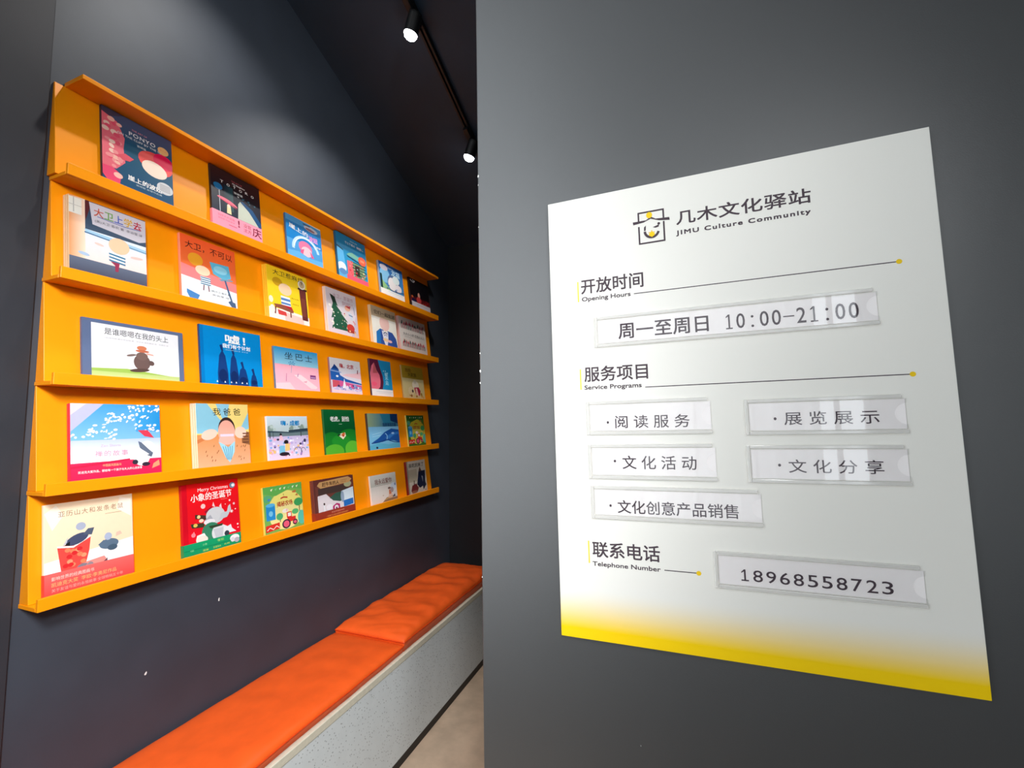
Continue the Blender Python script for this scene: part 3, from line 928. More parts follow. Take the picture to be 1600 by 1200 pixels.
def a42(a):
    a.R(0, .4, 1, 1, (240, 212, 124))
    for tri in ([(.06, 1), (.2, 1), (.5, .66), (.34, .5)], [(0, 1), (.0, .52), (.2, .52), (.34, .56), (.06, 1)], [(.36, 1), (.62, 1), (.56, .7), (.5, .7)], [(1, .86), (1, .58), (.86, .54), (.82, .58)]): a.P(tri, (140, 196, 216))
    a.G(0, 0, 1, .5, (240, 178, 140), (220, 140, 80)); a.P([(0, .42), (.3, .52), (.34, .5), (0, .36)], (206, 120, 70)); a.P([(.84, .56), (1, .52), (1, .3), (.84, .34)], (150, 96, 60))
    a.E(.22, .5, .15, .08, (246, 200, 180), rot=20); a.E(.82, .52, .12, .1, (246, 202, 180)); a.E(.55, .58, .165, .2, (58, 38, 36)); a.E(.545, .53, .165, .2, (240, 170, 150)); a.E(.545, .4, .16, .08, (242, 180, 166)); a.R(.42, .46, .68, .5, (226, 206, 222))
    a.P([(.38, .38), (.5, .32), (.56, .28), (.7, .38), (.68, .2), (.58, .03), (.5, .12)], (158, 210, 226))
    for k in range(5): a.S([(.46 + k * .045, .3), (.53 + k * .02, .08)], .01, (70, 130, 170))
    rnd = random.Random(4)
    for i in range(26):
        u, v = rnd.uniform(.1, .96), rnd.uniform(.04, .32)
        if not .4 < u < .7: a.S([(u, v), (u + .012, v + .03)], .012, (150, 90, 50))
    for k in range(4): a.R(.86, .34 + k * .05, .98, .36 + k * .05, (110, 66, 44))
    a.T('我爸爸', .3, .81, .84, .93, (40, 34, 30), .0, 1.45)


def a43(a):
    a.G(0, .6, 1, 1, (190, 206, 206), (214, 230, 240)); a.dots(16, .04, .66, .98, .76, .06, [(160, 180, 170), (190, 206, 200), (140, 160, 150)], 3); a.R(0, .5, 1, .62, (110, 130, 134)); a.P([(0, .66), (.5, .62), (1, .68), (1, .62), (.5, .59), (0, .62)], (60, 80, 92)); a.P([(.5, .66), (1, .7), (1, .64), (.5, .62)], (50, 66, 78)); a.G(0, 0, 1, .52, (226, 212, 236), (206, 190, 226))
    a.R(.04, .48, .06, .64, (40, 44, 50)); a.R(.12, .48, .13, .64, (40, 44, 50)); a.R(.8, .5, .82, .62, (50, 60, 66))
    a.dots(70, .03, .04, .98, .5, .032, [(190, 170, 220), (244, 240, 248), (120, 170, 220), (240, 170, 196), (60, 50, 80), (236, 190, 120), (150, 130, 190), (230, 220, 244)], 12)
    a.E(.3, .56, .03, .035, (40, 30, 40)); a.P([(.25, .42), (.36, .42), (.33, .54), (.28, .54)], (240, 190, 206)); a.E(.42, .38, .055, .05, (34, 26, 34)); a.P([(.38, .16), (.5, .18), (.5, .34), (.4, .34)], (238, 196, 120)); a.P([(.24, .12), (.38, .12), (.38, .3), (.26, .3)], (120, 190, 222)); a.E(.36, .1, .12, .045, (40, 30, 44)); a.arc(.7, .14, .1, .1, 0, 180, .012, (90, 80, 110)); a.arc(.84, .14, .06, .08, 0, 180, .012, (90, 80, 110))
    a.T('嗨', .32, .78, .44, .89, (16, 130, 196), .05); a.T('，', .46, .78, .49, .82, (16, 130, 196), .04); a.T('成都', .54, .77, .78, .89, (16, 130, 196), .05)


def a44(a):
    a.G(0, 0, 1, .45, (40, 150, 40), (10, 110, 44)); a.G(0, .45, 1, 1, (8, 84, 40), (10, 100, 50))
    for e in ((.2, .3, .3, .18, (24, 124, 40)), (.78, .34, .36, .2, (24, 128, 40)), (.5, .26, .3, .16, (34, 142, 44)), (.26, .04, .3, .16, (86, 176, 48)), (.86, .06, .26, .2, (92, 184, 52))): a.E(*e)
    a.P([(.42, .4), (.5, .44), (.64, .46), (.66, .38), (.56, .3), (.5, .34)], (240, 226, 200)); a.P([(.5, .4), (.58, .46), (.64, .44), (.6, .36)], (214, 110, 50)); a.P([(.38, .38), (.5, .4), (.48, .42), (.4, .42)], (30, 40, 30)); a.E(.57, .38, .025, .02, (190, 30, 40))
    a.T('老虎，别怕', .2, .72, .8, .84, WHITE, .035); a.R(.46, .655, .56, .665, (190, 220, 190))


def a45(a):
    a.R(0, .55, 1, 1, (60, 120, 140)); a.H(0, .62, .5, 1, (150, 170, 130), (70, 130, 150)); a.P([(.7, 1), (1, 1), (1, .7), (.72, .8)], (18, 50, 96)); a.P([(.4, 1), (.74, 1), (.74, .7), (.5, .72)], (40, 120, 150)); a.G(0, 0, 1, .62, (110, 186, 226), (130, 190, 226))
    a.P([(.08, .18), (.3, .3), (.5, .46), (.74, .56), (1, .52), (1, .14), (.8, .2), (.6, .22), (.4, .18)], (28, 84, 160)); a.P([(.5, .3), (.72, .42), (.96, .46), (1, .4), (.8, .36), (.64, .26)], (50, 116, 190)); a.E(.78, .42, .05, .03, (150, 190, 230)); a.P([(0, .0), (1, 0), (1, .14), (.6, .1), (.3, .16), (0, .1)], (90, 176, 210)); a.arc(.5, .32, .08, .1, -80, 80, .02, (140, 190, 226)); a.S([(.06, .16), (.3, .18), (.56, .24), (.8, .16), (1, .14)], .02, (20, 60, 130)); a.E(.22, .03, .03, .03, (20, 30, 70)); a.S([(.1, .4), (.4, .46)], .012, (170, 214, 240)); a.S([(.1, .34), (.36, .38)], .01, (170, 214, 240))
    a.T('我是海里的鲸', .46, .62, .92, .73, (16, 50, 104), .03)


def farm(a, t0, deep):
    a.R(0, 0, 1, 1, (120, 176, 84) if not deep else (70, 120, 40)); a.E(.55, .45, .46, .42, (236, 222, 120) if not deep else (206, 190, 50)); a.E(.55, .3, .42, .28, (240, 226, 150) if not deep else (214, 200, 80)); a.P([(0, .86), (.3, .78), (.7, .9), (1, .84), (1, 1), (0, 1)], (96, 170, 80) if not deep else (40, 96, 36))
    for i in range(7): a.P([(.18 + i * .11, .93), (.24 + i * .11, .95), (.2 + i * .11, .89)], [(244, 236, 200), (120, 200, 120), (230, 240, 220)][i % 3])
    a.E(.1, .74, .1, .08, (90, 170, 120)); a.E(.13, .72, .03, .025, (70, 130, 200)); a.R(.05, .28, .27, .6, (40, 140, 206)); a.E(.16, .6, .11, .04, (90, 180, 226)); a.E(.16, .42, .05, .06, (120, 196, 232))
    a.S([(.9, .5), (.9, .34)], .02, (110, 80, 40)); a.E(.88, .56, .12, .09, (66, 160, 90)); a.E(.78, .36, .09, .06, (90, 180, 110)); a.S([(.38, .2), (.38, .3)], .02, (110, 80, 40)); a.E(.37, .32, .085, .075, (80, 170, 110)); a.E(.94, .2, .1, .16, (90, 190, 170))
    a.P([(.02, .04), (.36, .07), (.36, .2), (.02, .18)], (214, 50, 40)); a.S([(.05, .08), (.12, .13), (.2, .08), (.28, .14), (.35, .09)], .02, (240, 226, 210))
    a.R(.56, .16, .78, .26, (214, 44, 44)); a.R(.55, .26, .68, .38, (214, 44, 44)); a.R(.58, .28, .66, .36, (236, 232, 226)); a.E(.53, .13, .11, .1, (60, 40, 60)); a.E(.53, .13, .075, .07, (226, 90, 120)); a.E(.76, .13, .065, .06, (60, 40, 60)); a.E(.76, .13, .04, .035, (226, 90, 120))
    a.P([(.42, .72), (.5, .74), (.6, .72), (.6, .69), (.5, .71), (.42, .69)], (190, 50, 40)); a.S([(.5, .8), (.5, .76)], .012, (120, 50, 40)); a.P([(.72, .82), (.84, .84), (.82, .78), (.74, .79)], (190, 110, 60)); a.P([(.8, .72), (.86, .76), (.88, .7)], (190, 110, 60))
    a.T(t0, .32, .53, .72, .64, (176, 56, 40), .03); a.E(.52, .42, .08, .045, (244, 232, 220)); a.E(.56, .43, .025, .03, (240, 190, 190))


def a46(a): farm(a, '揭秘\n农场', True)
def a53(a): farm(a, '揭秘农场', False)


def a51(a):
    a.G(0, .1, 1, 1, (240, 214, 178), (250, 226, 192)); a.P([(0, .36), (1, .46), (1, 0), (0, 0)], (240, 236, 236))
    a.P([(.0, .9), (.12, .98), (.2, .86), (.08, .7)], (250, 238, 218)); a.P([(.84, .98), (.98, .94), (.98, .72), (.8, .84)], (250, 240, 222))
    a.P([(.13, .5), (.15, .36), (.17, .22), (.15, .14), (.24, .11), (.36, .13), (.42, .22), (.47, .4), (.49, .56)], (234, 74, 66)); a.P([(.13, .5), (.3, .47), (.49, .56), (.49, .58), (.3, .49), (.13, .52)], (250, 240, 232))
    rnd = random.Random(3)
    for i in range(14): a.E(rnd.uniform(.2, .43), rnd.uniform(.28, .46), .032, .024, rnd.choice([(246, 130, 90), (216, 40, 44), (250, 150, 110)]), n=10)
    a.E(.34, .56, .13, .055, (68, 76, 104), rot=22); a.P([(.4, .6), (.46, .66), (.53, .66), (.5, .58)], (82, 92, 112)); a.E(.38, .7, .055, .045, (170, 176, 196)); a.P([(.18, .5), (.24, .6), (.23, .54)], (190, 190, 200)); a.P([(.2, .51), (.26, .55), (.26, .5)], (30, 30, 36))
    a.E(.7, .43, .115, .06, (92, 112, 134)); a.P([(.57, .44), (.64, .49), (.64, .4)], (92, 112, 134)); a.E(.69, .52, .045, .045, (172, 180, 204)); a.P([(.78, .5), (.86, .52), (.84, .56), (.79, .55)], (226, 190, 170)); a.E(.74, .38, .06, .035, (70, 90, 110))
    a.P([(.3, .12), (.36, .26), (.44, .28), (.64, .3), (.68, .24), (.6, .14)], (240, 140, 130)); a.arc(.4, .16, .07, .09, 60, 180, .05, (130, 120, 130)); a.P([(.58, .2), (.68, .27), (.67, .21)], (90, 70, 80)); a.E(.48, .22, .04, .05, (150, 130, 136))
    a.T('亚历山大和发条老鼠', .14, .84, .88, .905, (160, 120, 96), .0, 1.2); a.R(.66, .795, .86, .802, (200, 170, 140))


def b51(a):
    a.G(0, 0, 1, 1, (232, 60, 58), (244, 100, 96)); a.T('影响世界的经典图画书', .07, .64, .52, .82, (250, 190, 180), .01); a.T('凯迪克大奖  李欧·李奥尼作品', .07, .36, .78, .56, (248, 176, 110)); a.T('关于友谊与爱的永恒故事·全球畅销五十年', .07, .12, .86, .28, (246, 160, 150))


def a52(a):
    a.G(0, 0, 1, 1, (226, 14, 40), (232, 20, 24)); a.R(0, 0, .08, 1, (206, 10, 32))
    a.dots(16, .12, .2, .96, .7, .018, [(244, 200, 196), (250, 226, 220), (240, 150, 150)], 31); a.E(.34, .66, .04, .035, (240, 196, 190)); a.E(.9, .62, .02, .018, (240, 190, 190)); a.E(.16, .28, .035, .03, (240, 130, 140))
    for k in range(3): a.S([(.85 + .03 * math.cos(R(60 * k)), .51 + .025 * math.sin(R(60 * k))), (.85 - .03 * math.cos(R(60 * k)), .51 - .025 * math.sin(R(60 * k)))], .01, WHITE)
    a.P([(.2, .56), (.4, .52), (.38, .46), (.2, .5)], (70, 50, 40)); a.P([(.12, .44), (.36, .42), (.34, .36), (.14, .38)], (60, 60, 40)); a.E(.26, .52, .03, .025, (236, 206, 140)); a.E(.2, .41, .035, .025, (230, 190, 90)); a.E(.3, .46, .04, .025, (240, 214, 190))
    a.P([(.36, .58), (.5, .64), (.42, .5)], (150, 24, 48)); a.E(.55, .5, .17, .12, (206, 206, 208)); a.P([(.6, .42), (.76, .44), (.84, .54), (.83, .62), (.79, .6), (.76, .52), (.66, .52)], (196, 198, 202)); a.P([(.34, .44), (.46, .52), (.52, .42), (.4, .38)], (168, 170, 178)); a.E(.44, .42, .1, .04, (238, 230, 232)); a.P([(.5, .64), (.52, .7), (.55, .62)], (236, 206, 206)); a.P([(.62, .62), (.66, .66), (.67, .58)], (236, 206, 206))
    a.E(.46, .28, .16, .13, (56, 128, 96)); a.E(.6, .24, .13, .12, (214, 214, 216)); a.P([(.5, .3), (.68, .3), (.66, .16), (.54, .16)], (190, 192, 198)); a.P([(.42, .36), (.68, .36), (.66, .33), (.46, .32)], (50, 66, 44)); a.P([(.68, .34), (.76, .3), (.82, .32), (.84, .26), (.92, .2), (.7, .2)], (226, 224, 226)); a.P([(.2, .2), (.22, .26), (.34, .28), (.4, .18)], (244, 240, 232)); a.E(.3, .19, .1, .06, (230, 220, 206)); a.E(.74, .2, .045, .04, (50, 60, 70))
    a.T('Merry Christmas', .26, .86, .8, .925, WHITE, .0); a.T('小象的圣诞节', .14, .74, .86, .85, (246, 226, 220), .03); a.E(.885, .905, .055, .045, (110, 130, 150)); a.E(.9, .905, .032, .025, (236, 240, 244)); a.R(.66, .715, .78, .72, (240, 150, 140))


def b52(a):
    a.G(0, 0, 1, 1, (14, 140, 90), (20, 152, 100)); a.R(0, .44, 1, .5, (12, 124, 82)); a.T('温暖', .3, .14, .4, .3, (200, 214, 90)); a.T('圣诞绘本', .48, .18, .62, .34, (200, 214, 90)); a.T('礼物', .68, .22, .78, .36, (200, 214, 90)); a.T('小象', .3, .62, .38, .8, (140, 210, 150)); a.T('雪花', .56, .66, .68, .86, (170, 220, 110)); a.T('暖', .1, .34, .16, .5, (120, 200, 140))
    a.E(.88, .62, .09, .3, (236, 232, 234)); a.E(.84, .5, .04, .2, (210, 206, 214)); a.E(.92, .4, .05, .22, (170, 170, 180))


def a54(a):
    a.R(0, 0, 1, 1, (100, 50, 44)); a.R(.04, .22, .98, .84, (110, 62, 54)); a.R(.1, .62, .86, .78, (74, 56, 52)); a.P([(.3, .5), (.86, .66), (.86, .44), (.62, .36), (.42, .4)], (60, 86, 76)); a.P([(.08, .16), (.08, .6), (.28, .62), (.44, .42), (.62, .36), (.74, .42), (.98, .4), (.98, .16)], (226, 214, 218)); a.P([(.36, .5), (.5, .4), (.7, .4), (.72, .62), (.5, .6)], (54, 90, 76))
    a.P([(.66, .34), (.66, .62), (.98, .68), (.98, .36)], (214, 226, 236)); a.E(.68, .47, .045, .15, (150, 166, 190)); a.P([(.7, .2), (.7, .36), (.96, .38), (.96, .22)], (40, 110, 190)); a.E(.84, .78, .1, .08, (170, 170, 130)); a.P([(.42, .14), (.42, .28), (.52, .34), (.6, .3), (.6, .14)], (184, 44, 110)); a.E(.51, .23, .05, .06, (238, 226, 232)); a.R(.49, .2, .53, .24, (120, 40, 90)); a.S([(.22, .2), (.22, .34)], .03, (236, 236, 240)); a.E(.22, .38, .02, .03, (60, 40, 40)); a.E(.34, .28, .08, .07, (238, 230, 236))
    a.P([(.08, .86), (.14, .94), (.86, .98), (.96, .9), (.88, .82), (.16, .78)], (196, 150, 96)); a.T('赶牛车的人', .2, .82, .62, .92, (64, 34, 26), .03); a.T('(美)唐纳德·霍尔', .66, .89, .84, .92, (110, 60, 40)); a.T('芭芭拉·库尼', .66, .845, .8, .875, (110, 60, 40))


def b54(a):
    a.G(0, 0, 1, 1, (140, 48, 30), (156, 58, 40)); a.T('凯迪克金奖作品', .38, .58, .7, .78, (230, 150, 120)); a.T('一部关于土地与四季的诗意图画书', .24, .22, .8, .44, (226, 150, 84))


def a55(a):
    a.R(0, 0, 1, 1, (226, 218, 210)); a.G(0, .6, 1, 1, (196, 194, 184), (214, 212, 204)); a.P([(.3, 0), (.56, .14), (.8, .18), (1, .1), (1, 0)], (150, 120, 86)); a.P([(.66, .12), (.78, .12), (.76, .4), (.68, .4)], (206, 120, 84)); a.P([(.62, .1), (.8, .1), (.82, .24), (.66, .24)], (226, 190, 170)); a.E(.7, .46, .06, .04, (120, 90, 80)); a.E(.88, .5, .12, .14, (206, 214, 226)); a.E(.8, .38, .07, .1, (170, 150, 150)); a.P([(.82, .1), (.96, .1), (.98, .34), (.86, .3)], (206, 206, 214)); a.E(.94, .56, .03, .05, (110, 130, 170)); a.P([(.8, .12), (.9, .22), (.92, .12)], (70, 60, 70)); a.E(.44, .24, .03, .02, (200, 180, 160)); a.S([(.5, .08), (.8, .16)], .02, (210, 170, 110))
    a.T('我永远爱你', .16, .66, .82, .84, (120, 60, 50), .02); a.R(.2, .61, .7, .618, (170, 150, 140))


def a56(a):
    a.R(0, 0, 1, 1, (206, 196, 180)); a.R(0, .36, .5, .74, (184, 172, 150)); a.P([(.46, .26), (.58, .62), (.66, .76), (.72, .66), (.96, .66), (.92, .3), (.96, .2), (.78, .06), (.76, .18), (.6, .14)], (30, 36, 60)); a.P([(.62, .64), (.68, .8), (.76, .66)], (96, 64, 50)); a.P([(.74, .5), (.8, .48), (.78, .3)], (150, 150, 160)); a.P([(.12, .1), (.2, .26), (.42, .3), (.52, .14), (.44, .04), (.2, .02)], (116, 44, 44)); a.S([(.3, .26), (.32, .4)], .04, (80, 40, 40)); a.E(.3, .06, .16, .04, (150, 100, 80)); a.S([(.42, .2), (.6, .16)], .02, (90, 60, 60)); a.E(.9, .05, .02, .02, (90, 30, 30))
    a.T('荷花回来了', .1, .8, .9, .92, (44, 36, 34), .02); a.R(0, 0, .06, 1, (150, 140, 124))


for k_, f_ in list(globals().items()):
    if len(k_) == 3 and k_[0] in 'ab' and k_[1:].isdigit():
        (ART if k_[0] == 'a' else BAND)[k_[1:]] = f_

FOOT = [0, 0.054, 0.048, 0.033, 0.024, 0.012]
BANDH = {'12': .215, '51': .235, '52': .17, '54': .2}
SPINE = {'11': (40, 40, 58), '12': (44, 34, 34), '13': (60, 110, 160), '14': (16, 96, 140), '15': (150, 170, 190), '16': (30, 20, 22),
         '21': (238, 196, 150), '22': (240, 150, 120), '23': (238, 190, 40), '24': (238, 218, 200), '25': (224, 202, 160), '26': (226, 180, 176),
         '31': (84, 96, 130), '32': (20, 60, 110), '33': (90, 120, 150), '34': (150, 110, 120), '35': (60, 40, 60), '36': (170, 150, 96),
         '41': (220, 34, 70), '42': (246, 222, 190), '43': (226, 228, 232), '44': (20, 96, 40), '45': (60, 50, 46), '46': (216, 196, 90),
         '51': (246, 226, 200), '52': (190, 14, 36), '53': (236, 206, 90), '54': (110, 52, 44), '55': (222, 206, 190), '56': (110, 26, 26)}
LABEL = {
    '11': 'dark teal picture book with pink coral shapes, first on the top tier',
    '12': 'near-black picture book with a pink paper band, on the top tier',
    '13': 'blue picture book with a white arch over a pink shape, on the top tier',
    '14': 'tall blue picture book with an orange disc and roofed tower, on the top tier',
    '15': 'blue picture book with pale round shapes and a white foot strip, on the top tier',
    '16': 'black picture book with a red glow and pale foot strip, last on the top tier',
    '21': 'picture book with a grey notice and multicoloured title, front copy on the second tier',
    '22': 'orange-red picture book with a blue bowl on a stand, on the second tier',
    '23': 'yellow picture book with a brown clock, front copy on the second tier',
    '24': 'pale lilac picture book with a green Christmas tree, front copy on the second tier',
    '25': 'tan-topped picture book with a blue jacket figure, front copy on the second tier',
    '26': 'white picture book with two rows of red figures, front copy on the second tier',
    '31': 'wide white picture book with a grey-blue border, first on the middle tier',
    '32': 'bright blue picture book with four dark pointed shapes, on the middle tier',
    '33': 'wide picture book with blue sky over pink sand, on the middle tier',
    '34': 'pale picture book with a blue pagoda roof and red title, on the middle tier',
    '35': 'picture book split into maroon-pink and blue above a white strip, on the middle tier',
    '36': 'olive and cream picture book with a crimson patch, last on the middle tier',
    '41': 'sky-blue picture book with white blossom and red foot, first on the fourth tier',
    '42': 'picture book with yellow and blue rays, front copy of three on the fourth tier',
    '43': 'pale picture book with a lilac crowd and blue title, on the fourth tier',
    '44': 'green picture book with rounded hills and white title, on the fourth tier',
    '45': 'blue sea picture book with a dark whale back, on the fourth tier',
    '46': 'small dark green farm picture book, last on the fourth tier',
    '51': 'peach picture book with a red bucket and red paper band, on the bottom tier',
    '52': 'red picture book with an elephant and green paper band, on the bottom tier',
    '53': 'light green farm picture book with a red tractor, on the bottom tier',
    '54': 'brown picture book with a tan banner title, front copy on the bottom tier',
    '55': 'low pale grey picture book with a brown title, on the bottom tier',
    '56': 'beige picture book with a tall dark blue figure, last on the bottom tier'}
BEHIND = {
    '21': ['copy of the multicoloured-title picture book, middle one of its three', 'copy of the multicoloured-title picture book, rearmost of its three'],
    '23': ['copy of the yellow clock picture book, middle one of its three', 'copy of the yellow clock picture book, rearmost of its three'],
    '24': ['second copy right behind the Christmas tree picture book'],
    '25': ['second copy right behind the tan-topped picture book'],
    '26': ['second copy right behind the picture book of red figures'],
    '42': ['copy of the yellow and blue rays picture book, middle one of its three', 'copy of the yellow and blue rays picture book, rearmost of its three'],
    '54': ['second copy right behind the brown banner-title picture book']}
TIER_GROUP = ['', 'picture books on the top tier', 'picture books on the second tier', 'picture books on the middle tier', 'picture books on the fourth tier', 'picture books on the bottom tier']

bx = Vector((0, 1, 0))
by = Vector((-math.sin(TILT), 0, math.cos(TILT)))
bz = Vector((math.cos(TILT), 0, math.sin(TILT)))


def frame(origin):
    mt = Matrix.Identity(4)
    for j, a in enumerate((bx, by, bz)):
        for i in range(3):
            mt[i][j] = a[i]
    for i in range(3):
        mt[i][3] = origin[i]
    return mt


def make_book(k, w, h, t, origin, label, group):
    root = empty('picture_book')
    root.matrix_world = frame(origin)
    tag(root, label, 'book', group)
    sc_ = lin(SPINE[k])
    cb = 0.0016
    m = MB()                                   # case: back board, front board, rounded spine in one wrap
    n = 6
    prof = []
    for i in range(n + 1):                     # outer spine curve from the back to the front
        a_ = -math.pi / 2 + math.pi * i / n
        prof.append((-0.0012 * math.cos(a_), t / 2 + (t / 2) * math.sin(a_)))
    outer = [(w, 0.0)] + prof + [(w, t)]
    inner = [(w, t - cb), (0.003, t - cb), (0.003, cb), (w, cb)]
    pts = outer + inner
    m.prism([(p[0], p[1]) for p in pts], 1, 0.0, h, sc_)
    m.build('cover', PRINT, root)
    box('pages', (0.0035, 0.003, cb + 0.0001), (w - 0.004, h - 0.003, t - cb - 0.0001), PAGES, root)
    ft = FOOT[int(k[0])] / h
    a = Art(w, h, lift=t + 0.00012, foot=ft)
    ART[k](a)
    a.build('cover_print', PRINT, root)
    if k in BAND:
        bh = ft + BANDH[k] * (1 - ft)
        a2 = Art(w, h * bh, lift=a.z + 0.0004, foot=ft / bh)
        m = MB()
        zf = a.z + 0.0003
        BAND[k](a2)
        col_first = a2.m.c[0]
        cc = col_first[0] if isinstance(col_first, list) else col_first
        z0_ = -0.0003
        m.poly([(-0.0016, 0, z0_), (-0.0016, 0, zf), (-0.0016, h * bh, zf), (-0.0016, h * bh, z0_)], cc)
        m.poly([(-0.0016, 0, zf), (w + 0.0004, 0, zf), (w + 0.0004, h * bh, zf), (-0.0016, h * bh, zf)], cc)
        m.poly([(w + 0.0004, 0, zf), (w + 0.0004, 0, z0_), (w + 0.0004, h * bh, z0_), (w + 0.0004, h * bh, zf)], cc)
        base = len(m.v)
        m.v += a2.m.v
        m.f += [tuple(base + i for i in f) for f in a2.m.f]
        m.c += a2.m.c
        m.build('paper_band', PRINT, root, recalc=False)
    return root


def copy_tree(o):
    c = o.copy()
    COL.objects.link(c)
    for ch in o.children:
        d = ch.copy()
        COL.objects.link(d)
        d.parent = c
    return c


for k, (yl, w, h, t) in BK.items():
    tier = int(k[0])
    z_led = ZT[tier] - LIP + 0.0125
    n = COPIES.get(k, 1)
    t1 = t / n - (0.0012 if n > 1 else 0.0)
    src = None
    for j in range(n):                          # j = 0 is the rearmost copy
        off = 0.003 + j * (t / n)
        o = Vector((XPB, yl, z_led)) + bz * off
        o.z = z_led + 0.0003
        o.x = XPB + off / math.cos(TILT)
        idx = n - 1 - j                         # 0 = front copy
        if src is None:
            src = make_book(k, w, h, t1, o, LABEL[k] if n == 1 else '', TIER_GROUP[tier])
            b_ = src
        else:
            b_ = copy_tree(src)
            b_.matrix_world = frame(o)
        b_['label'] = LABEL[k] if idx == 0 else BEHIND[k][idx - 1]

# ================================================================== notice
SW, SH = 0.869, 1.191
SGAP, STH = 0.006, 0.008
sign = empty('notice_board')
rz = R(0.42539)
sx = Vector((math.cos(rz), 0, math.sin(rz)))
sy = Vector((-math.sin(rz), 0, math.cos(rz)))
sz = Vector((0, -1, 0))
SM = Matrix.Identity(4)
for j, a in enumerate((sx, sy, sz)):
    for i in range(3):
        SM[i][j] = a[i]
SCEN = Vector((0.11685 * 0.85, YB - 0.0002, CZ + 0.03334 * 0.85))
for i in range(3):
    SM[i][3] = SCEN[i]
sign.matrix_world = SM
tag(sign, 'large white notice board fading to yellow at its foot on the grey wall', 'notice board')
ZF = SGAP + STH                                              # front face of the panel, in sign coordinates
box('panel', (-SW / 2, -SH / 2, SGAP), (SW / 2, SH / 2, ZF), SIGN, sign, 0.0008)
for (a, b) in ((-.3, .45), (.3, .45), (-.3, -.45), (.3, -.45)):
    box('standoff_pad', (a - .03, b - .03, 0.0003), (a + .03, b + .03, SGAP), KICK, sign)
PLUM, GOLD = (74, 60, 68), (250, 208, 20)


class SignArt(Art):
    """lettering placed by metres from the upper left corner of the panel"""

    def __init__(self, lift):
        super().__init__(1.0, 1.0, lift=lift, step=0.00005)

    clip = False
    ink = 1.2

    def _p(self, u, v):
        return (-SW / 2 + u, SH / 2 + v, self.z)             # v is negative downwards

    def t(self, body, u0, vt, u1, vb, c=PLUM, bold=0.0, sp=1.0):
        self.T(body, u0, -vb, u1, -vt, c, bold, sp)


# emblem and name
a = SignArt(ZF + 0.0002)
bw = 0.0042
for (p, q) in (((.249, .076), (.249, .104)), ((.249, .113), (.249, .160)), ((.312, .076), (.312, .099)), ((.312, .108), (.312, .160)), ((.247, .076), (.314, .076)), ((.247, .160), (.314, .160))):
    a.S([(p[0], -p[1]), (q[0], -q[1])], bw, PLUM)
a.P([(.235, -.106), (.234, -.098), (.268, -.098), (.280, -.090), (.292, -.098), (.326, -.100), (.327, -.108), (.300, -.104), (.280, -.096), (.262, -.103)], PLUM)
a.E(.2765, -.0855, .0075, .0085, GOLD)
a.P([(.262, -.117), (.267, -.112), (.266, -.126), (.2615, -.127)], PLUM)
a.arc(.281, -.128, .0175, .0185, 182, 345, .0062, PLUM)
a.P([(.284, -.120), (.300, -.115), (.299, -.121), (.291, -.1225)], PLUM)
a.E(.2995, -.1125, .0034, .0034, PLUM)
a.E(.281, -.139, .0075, .0055, GOLD)
a.S([(.281, -.128), (.281, -.146)], .0025, GOLD)
a.S([(.273, -.133), (.289, -.133)], .002, GOLD)
a.build('emblem', PRINT_MATT, sign)
a = SignArt(ZF + 0.0002)
a.t('几木文化驿站', .343, .089, .640, .125, bold=.014, sp=1.04)
a.t('JIMU Culture Community', .341, .1405, .637, .155, bold=.034, sp=1.22)
a.build('name_lettering', PRINT_MATT, sign)

HEAD = [('开放时间', 'Opening Hours', (.088, .235, .253, .276), (.089, .285, .219, .300), (.079, .240, .297), (.228, .793, .292)),
        ('服务项目', 'Service Programs', (.088, .479, .253, .519), (.087, .529, .236, .544), (.077, .484, .540), (.245, .797, .541)),
        ('联系电话', 'Telephone Number', (.092, .941, .260, .980), (.091, .992, .260, 1.006), (.082, .940, .997), (.269, .348, .998))]
for zh, en, b1, b2, br, ln in HEAD:
    a = SignArt(ZF + 0.0002)
    a.t(zh, *b1, bold=.013)
    a.t(en, *b2, bold=.022)
    a.build('heading_lettering', PRINT_MATT, sign)
    a = SignArt(ZF + 0.0002)
    a.R(br[0] - .0018, -br[2], br[0] + .0018, -br[1], (250, 222, 60))
    a.build('yellow_bar', PRINT_MATT, sign)
    a = SignArt(ZF + 0.0002)
    a.S([(ln[0], -ln[2]), (ln[1], -ln[2])], .0022, PLUM)
    a.E(ln[1], -ln[2], .0055, .0055, GOLD)
    a.build('divider_line', PRINT_MATT, sign)

# clear holders (parts of the notice) and the cards slid into them (things)
#        u0    v0    u1    v1     text runs: (body, u0, vt, u1, vb, bold)
HOLD = [((.120, .345, .752, .428), [('周一至周日', .184, .370, .403, .410, .012), ('=10:00–21:00', .437, .373, .715, .409, .006)],
         'pale card with the opening times in the long upper holder of the notice'),
        ((.090, .573, .402, .662), [('·', .144, .628, .1475, .632, .03), ('阅 读 服 务', .165, .613, .347, .646, .004)],
         'pale card at the upper left of the service cards on the notice'),
        ((.470, .583, .784, .667), [('·', .531, .628, .5345, .632, .03), ('展 览 展 示', .551, .615, .731, .645, .004)],
         'pale card at the upper right of the service cards on the notice'),
        ((.091, .687, .407, .777), [('·', .158, .729, .1615, .733, .03), ('文 化 活 动', .179, .717, .357, .751, .004)],
         'pale card below the upper left service card on the notice'),
        ((.468, .691, .780, .778), [('·', .533, .735, .5365, .739, .03), ('文 化 分 享', .553, .724, .731, .754, .004)],
         'pale card below the upper right service card on the notice'),
        ((.094, .795, .498, .880), [('·', .142, .844, .1455, .848, .03), ('文化创意产品销售', .162, .831, .443, .864, .006)],
         'long pale card in the lowest row of the service cards'),
        ((.383, .941, .787, 1.026), [('=18968558723', .434, .979, .731, 1.005, .006)],
         'pale card with the telephone number in the lowest holder')]
